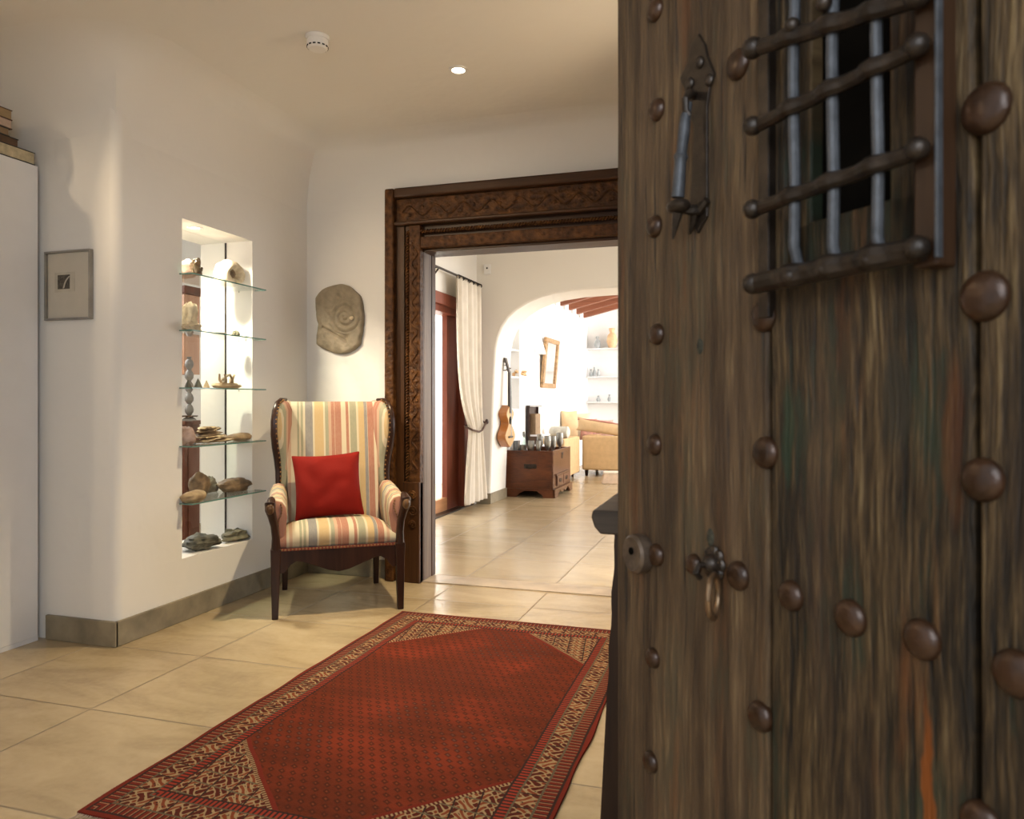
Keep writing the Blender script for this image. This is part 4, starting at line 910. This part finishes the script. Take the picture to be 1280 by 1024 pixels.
# sofa seen from behind, with cushions
so = thing('sofa', 'tan upholstered sofa seen from behind beyond the chest', 'sofa', (-2.30, 10.95, 0), math.radians(0))
m = MB(); m.box(0, 2.3, 0, .16, .09, .60); m.build('backrest', SOFA, so, smooth=0, bev=.03, seg=3)
m = MB(); m.box(0.0, .20, .16, .95, .09, .60); m.build('arm', SOFA, so, smooth=0, bev=.03, seg=3)
m = MB(); m.box(2.1, 2.3, .16, .95, .09, .60); m.build('arm', SOFA, so, smooth=0, bev=.03, seg=3)
m = MB(); m.box(.2, 2.1, .16, .93, .09, .42); m.build('seat', SOFA, so, smooth=0, bev=.03, seg=3)
for (x, y) in ((.06, .06), (2.24, .06), (.06, .88), (2.24, .88)): m = MB(); m.taper((x, y, 0), (.018, .018), (x, y, .09), (.025, .025)); m.build('leg', CHAIRW, so, smooth=0)
def pillow(name, label, loc, rx, rz, w, h, mat, thick=.07, group='loose cushions on the living room sofa', ry=0):
    m = MB()
    def f(u, v, s_):
        a, b = u*2-1, v*2-1; t = (max(0, 1-abs(a)**3)*max(0, 1-abs(b)**3))**.5
        return (a*w/2*(1-.06*(1-b*b)), s_*thick*t, b*h/2*(1-.06*(1-a*a)))
    m.grid(lambda u, v: f(u, v, -1), 14, 14); m.grid(lambda u, v: f(u, v, 1), 14, 14)
    o = m.build(name, mat, smooth=80); o.location = loc; o.rotation_euler = (rx, ry, rz); tag(o, label, 'cushion', group); return o
TAN2 = mat_plain('light_tan_cotton', (.66, .47, .27), .9, 0, .06, 9); PNK = mat_plain('pink_stripe_cotton', (.62, .34, .28), .9, 0, .2, 20); CRM2 = mat_plain('cream_cotton', (.74, .64, .46), .9, 0, .05, 9); PIPE = mat_plain('pink_piping', (.55, .25, .2), .8)
pillow('sofa_cushion', 'large tan cushion standing upright at the left end of the sofa', onY(712, 532, 11.25), -.05, .9, .32, .46, TAN2, .06)
pillow('sofa_cushion', 'cream cushion behind the upright tan one on the sofa', onY(722, 533, 11.70), -.2, .2, .40, .44, CRM2, .055)
pillow('sofa_cushion', 'small pink patterned cushion leaning at the middle of the sofa', onY(735.5, 537, 11.47), -.2, .1, .26, .34, PNK, .045)
pillow('sofa_cushion', 'pale pink cushion right of the small patterned one on the sofa', onY(755, 538, 11.50), -.2, -.1, .28, .34, mat_plain('pale_pink_cotton', (.74, .50, .44), .9), .045)
th_ = pillow('sofa_cushion', 'long tan seat cushion with pink edge slumped over the sofa back', (-1.98, 11.08, .715), .15, 0, .86, .20, TAN2, .07, ry=.14)
m = MB(); m.tube([(-.42, 0, .07), (-.2, -.03, .098), (.1, -.03, .096), (.42, 0, .07)], .012, 8); m.build('piping', PIPE, th_)
# bolster on low side table at the wall
sd = thing('ottoman', 'low tan upholstered ottoman against the wall behind the chest', 'ottoman', (-2.665, 9.85, 0))
m = MB(); m.box(0, .36, 0, .98, .07, .60); m.build('body', SOFA, sd, smooth=0, bev=.025, seg=3)
for (x, y) in ((.04, .04), (.26, .04), (.04, .94), (.26, .94)): m = MB(); m.taper((x, y, 0), (.014, .014), (x, y, .07), (.018, .018)); m.build('leg', CHAIRW, sd, smooth=0)
bo = MB(); bo.M = Matrix.Translation((-2.45, 10.15, .682)) ; bo.tube([(-.14, 0, 0), (-.12, 0, 0), (.12, 0, 0), (.14, 0, 0)], [.05, .08, .08, .05], 20); bo.M = Matrix(); o = bo.build('bolster', mat_plain('grey_cream_linen', (.60, .58, .50), .9), smooth=50); tag(o, 'round greyish cream bolster lying on the ottoman by the wall', 'bolster')
# floor box right
p = onZ(764, 605, 0); fb = thing('floor_basket', 'beige fabric box on the floor in front of the sofa back', 'box', (p.x, p.y, 0), .2)
m = MB(); m.taper((0, .1, 0), (.13, .13), (0, .1, .13), (.10, .10)); m.build('body', mat_plain('beige_box', (.62, .46, .33), .8), fb, smooth=0, bev=.01)
m = MB(); m.box(-.105, .105, 0, .20, .13, .155); m.build('lid', mat_plain('beige_lid', (.74, .62, .5), .8), fb, smooth=0, bev=.008)

# bright shelves on the far wall
for k, (z, x0) in enumerate(((1.10, -2.66), (1.55, -2.66), (2.05, -2.66))):
    m = MB(); m.box(x0, x0+2.2, 13.06, 13.3, z-.02, z); tag(m.build('wall_shelf', WHITE, smooth=0, bev=.003), 'long white shelf on the far wall, %s of three' % ('lowest', 'middle', 'highest')[k], 'shelf', 'white shelves on the far wall')
def far(x, y): return onY(x, y, 13.17)
VGREY = mat_plain('blue_grey_ceramic', (.40, .43, .44), .4); VORG = mat_plain('amber_ceramic', (.75, .50, .28), .4)
def vase(px_, zt, h, r, mat, lab):
    p = far(px_, 400); t = thing('vase', lab, 'vase', (p.x, 13.17, zt+.0005), group='ornaments on the far white shelves'); m = MB()
    m.lathe([(0, 0), (r*.6, 0), (r, h*.35), (r*.8, h*.65), (r*.4, h*.8), (r*.55, h), (0, h*.98)], n=16); m.build('body', mat, t)
    m = MB(); m.lathe([(r*.5, h), (r*.58, h+.006), (r*.5, h+.012), (r*.4, h)], n=16); m.build('rim', mat, t)
vase(743, 1.55, .16, .034, VGREY, 'grey vase in the middle of three on the middle far shelf'); vase(748, 1.55, .12, .032, VGREY, 'smaller grey vase, right of three on the middle far shelf'); vase(738.8, 1.55, .12, .034, VGREY, 'slim grey vase, left of three on the middle far shelf')
vase(747, 2.05, .20, .06, VGREY, 'tall grey vase on the highest far shelf'); vase(765, 2.05, .34, .10, VORG, 'amber vase on the highest far shelf'); vase(748, 1.10, .10, .04, VGREY, 'small grey vase, left of two on the lowest far shelf'); vase(762, 1.10, .12, .04, VGREY, 'small grey vase, right of two on the lowest far shelf')

# ------------------------------------------------------------------ open front door in the foreground
ang = YAW+math.atan((640-240)/FPX)                     # direction in which the door runs away from us
far_dir = Vector((-math.sin(ang), math.cos(ang), 0))   # hinge -> free edge
D0 = 1.30; u0 = (770-640)/FPX*D0
P0 = Vector((u0*CS-D0*SN, u0*SN+D0*CS, 0))             # foot of the free edge
e_ = -far_dir                                          # free edge -> hinge  (local +x)
nrm = Vector((e_.y, -e_.x, 0)); 
if nrm.dot(-P0) < 0: nrm = -nrm                        # towards the viewer
DW = 1.0
hinge = P0+e_*DW
# local frame of the door: x from free edge to hinge, -y towards the viewer, z up
rzd = math.atan2(e_.y, e_.x)
dr = thing('door_1', 'heavy weathered wooden front door standing open with iron studs and grille', 'door', P0, rzd, kind='structure')
ly = Vector((-math.sin(rzd), math.cos(rzd), 0)); sgn = -1 if ly.dot(nrm) < 0 else 1    # side of the viewer in local y
def dp(x, y, off=0):
    """pixel -> (s, z) on the door plane raised by off towards the viewer"""
    r_ = ray(x); rv = Vector((r_[0], r_[1], 0)); q = P0+nrm*off; d = q.dot(nrm)/rv.dot(nrm); h = rv*d
    return ((h-P0).dot(e_), HCAM-(y-HY)/FPX*d)
def F(v): return sgn*v                                 # local y for a height above the face
s1 = dp(961.5, 500)[0]; s2 = dp(1220, 500)[0]
TH = .055
gx0, gx1 = dp(966, 300)[0], dp(1168, 200)[0]; gz0 = (dp(966, 340)[1]+dp(1150, 290)[1])/2; 
gz0 = dp(1060, 318)[1]; gz1 = 1.90
random.seed(11)
def plank(a, b, hole=None, mat=DOORW):
    m = MB(); g = .0035
    nz = 60
    def side(s_, sd, w): return s_+w*.0022*mnoise.noise(Vector((s_*10, sd*3, 0)))
    y0, y1 = sorted((F(0), F(-TH)))
    if hole is None:
        rings = []
        for k in range(nz+1):
            z = .01+2.22*k/nz; xa = a+g+.0016*mnoise.noise(Vector((a*9, z*4, 1))); xb = b-g+.0016*mnoise.noise(Vector((b*9, z*4, 2)))
            rings.append([(xa, y0, z), (xb, y0, z), (xb, y1, z), (xa, y1, z)])
        m.loft(rings)
    else:
        h0, h1, z0, z1 = hole
        m.prism([(a+g, .01), (b-g, .01), (b-g, z1), (h1, z1), (h1, z0), (h0, z0), (h0, z1), (a+g, z1)], 1, y0, y1); m.box(a+g, b-g, y0, y1, z1, 2.23)
    return m.build('plank', mat, dr, smooth=0, bev=.004, seg=2)
gx0s, gx1s = s1+.028, s2-.042
plank(.0, s1, mat=DOORL_); plank(s1, s2, (gx0s, gx1s, gz0, gz1)); plank(s2, s2+.27); plank(s2+.27, DW)
for z in (.25, 2.0):
    m = MB(); y0, y1 = sorted((F(-TH), F(-TH-.035))); m.box(.04, DW-.04, y0, y1, z, z+.12); m.build('ledge', OLDL, dr, smooth=0, bev=.004)
m = MB(); y0, y1 = sorted((F(-TH), F(-TH-.012))); m.box(0.0, DW, y0, y1, .01, gz0-.05); m.build('inner_boarding', OLDL, dr, smooth=0)
# peep window: set-back shutter coloured black as the opening's shade, wooden surround
m = MB(); y0, y1 = sorted((F(-TH+.012), F(-TH-.004))); m.box(gx0s-.005, gx1s+.005, y0, y1, gz0-.01, gz1+.01); m.build('window_shutter', BLACK, dr, smooth=0)
m = MB(); y0, y1 = sorted((F(-.02), F(-TH+.014))); m.box(gx0s, gx0s+.022, y0, y1, gz0, gz1); m.box(gx1s-.07, gx1s, y0, y1, gz0, gz1); m.box(gx0s, gx1s, y0, y1, gz0, gz0+.055); m.build('window_lining', DOORW, dr, smooth=0, bev=.003)
m = MB(); y0, y1 = sorted((F(.012), F(-.004))); m.box(gx0s-.036, gx0s-.016, y0, y1, gz0-.06, gz1); m.build('grille_side_strap', IRON, dr, smooth=0, bev=.002)
m = MB(); m.box(gx1s-.004, gx1s+.022, *sorted((F(.026), F(-.004))), gz0-.035, gz1); m.build('grille_side_post', OLDL, dr, smooth=0, bev=.003)

OFF = .035
gr = thing('window_grille', None, None, (0, 0, 0)); gr.parent = dr
def L3(x, y, off=OFF): s_, z = dp(x, y, off); return (s_, F(off), z)
def vbar(xt, yt, xb, yb, name='upright_bar', r_=.0065, mat=IRONBLUE):
    a = L3(xt, yt); b = L3(xb, yb); xm = (a[0]+b[0])/2; m = MB(); zt = 1.98
    pts = [(xm, F(OFF-.010), b[2]-.012), (xm, F(OFF), b[2]+.02)]+[(xm+.0015*math.sin(k*1.7), F(OFF), b[2]+.02+(zt-b[2]-.02)*k/10) for k in range(1, 11)]
    m.tube(pts, r_, 10); return m.build(name, mat, gr)
vbar(992, 150, 993, 330); vbar(1041, 150, 1041, 330); vbar(1095, 150, 1098, 320, r_=.0060)
a = L3(1174, 200, .03); m = MB(); m.box(a[0]-.001, a[0]+.003, *sorted((F(.028), F(.036))), gz0-.03, 1.98); m.build('edge_bar', IRONBLUE, gr, smooth=0, bev=.001)
def cross(y_l, y_r, r_=.008, studs=(), bw=3, name='cross_bar', off=OFF+.002, xl=944, xr=1152, end=.012, endr=None, ymid=None):
    a = L3(xl, y_l, off); b = L3(xr, y_r, off); z = (a[2]+b[2])/2; z0, z1 = a[2], b[2]; pts = []; rr = []; n = 40
    for k in range(n+1):
        t = k/n; x = a[0]+(b[0]-a[0])*t
        near = min(abs(x-L3(c, 250)[0]) for c in (992, 1041, 1096))
        pts.append((x, F(off+(.006*math.exp(-(near/.012)**2))), z0+(z1-z0)*t)); rr.append(r_*(1+.16*math.exp(-(near/.012)**2)))
    m = MB(); m.tube(pts, rr, 10); bar = m.build(name, IRON, gr)
    m = MB(); m.ball((a[0], F(off+.004), a[2]), endr or end, 14, 8); m.build('end_knob', IRON, bar)
    m = MB(); m.ball((b[0], F(off+.006), b[2]), (endr or end)*.95, 14, 8); m.build('end_knob', IRON, bar)
    return bar
z4 = cross(61, -4, .0095, end=.0135)
cross(158, 58, .0085); cross(262, 187, .0085)
low = cross(355, 311, .0125, end=.0130, off=OFF)
for c, yy in ((987, 345), (1030, 336), (1085, 325)):
    p = L3(c, yy, OFF+.012); m = MB(); m.ball(p, .0085, 12, 8); m.build('rivet', IRON, low)
for c, yy in ((990, 32), (1030, 4)):
    p = L3(c, yy, OFF+.012); m = MB(); m.ball(p, .009, 12, 8); m.build('rivet', IRON, z4)

# iron studs
def stud(x, y, r_, mat=RUST, h=.011, name='stud'):
    s_, z = dp(x, y, .004); m = MB()
    m.M = Matrix.Translation((s_, F(0), z)) @ Matrix.Rotation(PI/2*(1 if sgn < 0 else -1), 4, 'X')
    pr = [(r_, -.003), (r_, .001), (r_*.96, .004), (r_*.80, h*.75), (r_*.5, h*.95), (0, h)]
    m.lathe(pr, n=24)
    m.M = Matrix(); return m.build(name, mat, dr, smooth=60)
for x, y, r_ in ((818, 12, .018), (820, 137, .018), (817, 283, .018), (820, 418, .017), (817, 556, .017), (921, 80, .021), (953, 395, .021), (955, 566, .021),
                 (1230, 135, .024), (1228, 370, .024), (1226, 600, .021), (819, 694, .018), (866, 706, .016), (921, 720, .020), (987, 745, .019), (1061, 773, .021), (1150, 800, .021),
                 (1268, 843, .022), (948, 896, .020), (815, 823, .016), (812, 953, .017), (1224, 1030, .020)):
    stud(x, y, r_)
# lock disc with keyhole
s_, z = dp(797, 692, .012); m = MB(); m.M = Matrix.Translation((s_, F(0), z)) @ Matrix.Rotation(PI/2*(1 if sgn < 0 else -1), 4, 'X')
m.lathe([(.030, 0), (.032, .006), (.031, .020), (.027, .024), (.012, .021), (0, .021)], n=28); lock = m.build('lock_disc', RUSTG, dr)
m = MB(); m.M = Matrix.Translation((s_-.004, F(.022), z+.004)) @ Matrix.Rotation(PI/2*(1 if sgn < 0 else -1), 4, 'X'); m.lathe([(0, -.001), (.006, -.001), (.006, .001), (0, .001)], n=12); m.build('keyhole', BLACK, lock)
# ring pull
rp = thing('ring_pull', None, None); rp.parent = dr
s_, z = dp(888, 705, .01)
m = MB()
for k in range(8):
    a = k*PI/4; m.ball((s_+.014*math.cos(a), F(.004), z+.016*math.sin(a)), (.010, .006, .010), 8, 5)
m.ball((s_, F(.008), z), (.014, .014, .014), 10, 7); m.build('rosette', IRON, rp)
m = MB(); m.tube([(s_, F(.008), z-.002), (s_, F(.030), z), (s_+.001, F(.036), z-.010), (s_, F(.028), z-.018)], .0045, 8); m.build('staple', IRON, rp)
rc = dp(889, 746, .028); RR = .0265
m = MB(); m.tube([(rc[0]+RR*math.cos(a)*.55, F(.024+RR*.75*math.cos(a)), rc[1]+RR*1.12*math.sin(a)) for a in [k*2*PI/32 for k in range(33)]], .0042, 10); m.build('ring', mat_plain('worn_bronze_ring', (.26, .17, .10), .28, .85, .2, 40), rp)
# knocker
kn = thing('door_knocker', None, None); kn.parent = dr
def K(x, y, off): s_, z = dp(x, y, off); return (s_, F(off), z)
pp_ = [(873, 42), (881, 55), (884, 70), (893, 92), (887, 110), (884, 132), (884, 270), (872, 292), (862, 270), (868, 160), (858, 132), (856, 112), (850, 98), (860, 78), (864, 56)]
PLN = [dp(x, y, .003) for x, y in pp_]; m = MB(); m.prism(PLN, 1, *sorted((F(-.001), F(.004)))); m.build('back_plate', IRON, kn, smooth=0, bev=.001)
for (x, y) in ((874, 78), (862, 104), (886, 100)): m = MB(); m.ball(K(x, y, .006), (.008, .005, .009), 10, 6); m.build('plate_boss', IRON, kn)
m = MB(); m.tube([K(868, 120, .002), K(862, 116, .022), K(857, 124, .032), K(857, 138, .030), K(862, 145, .024)], [.006, .006, .0055, .005, .005], 10); m.build('hook', IRON, kn)
m = MB(); m.tube([K(861, 128, .024), K(857, 146, .028), K(855, 165, .031), K(852, 190, .034), K(851, 196, .035), K(850.5, 202, .035), K(849, 225, .037), K(847, 247, .038)], [.005, .0075, .0085, .0075, .0105, .0085, .009, .0095], 12); m.build('striker_rod', IRONBLUE, kn)
m = MB(); m.ball(K(848, 258, .040), (.020, .016, .010), 14, 8); m.build('striker_boss', IRON, kn)
m = MB(); m.tube([K(847, 266, .040), K(844, 282, .040), K(841, 299, .040)], [.008, .005, .0015], 8); m.build('striker_spike', IRON, kn)
m = MB(); m.tube([K(848, 260, .034), K(862, 262, .022), K(874, 262, .008), K(884, 250, .006)], [.007, .008, .009, .006], 8); m.tube([K(868, 264, .010), K(866, 278, .009), K(862, 292, .006)], [.007, .006, .002], 8); m.build('anvil_scroll', IRON, kn)
# old knots in the wood
for x, y, r_ in ((888, 672, .010), (875, 433, .009)):
    m = MB(); s_, z = dp(x, y, 0); m.ball((s_, F(0), z), (r_*.8, .0025, r_*1.3), 14, 8); m.build('knot', mat_plain('greenish_knot', (.035, .032, .018), .8, 0, .5, 120, .6), dr)
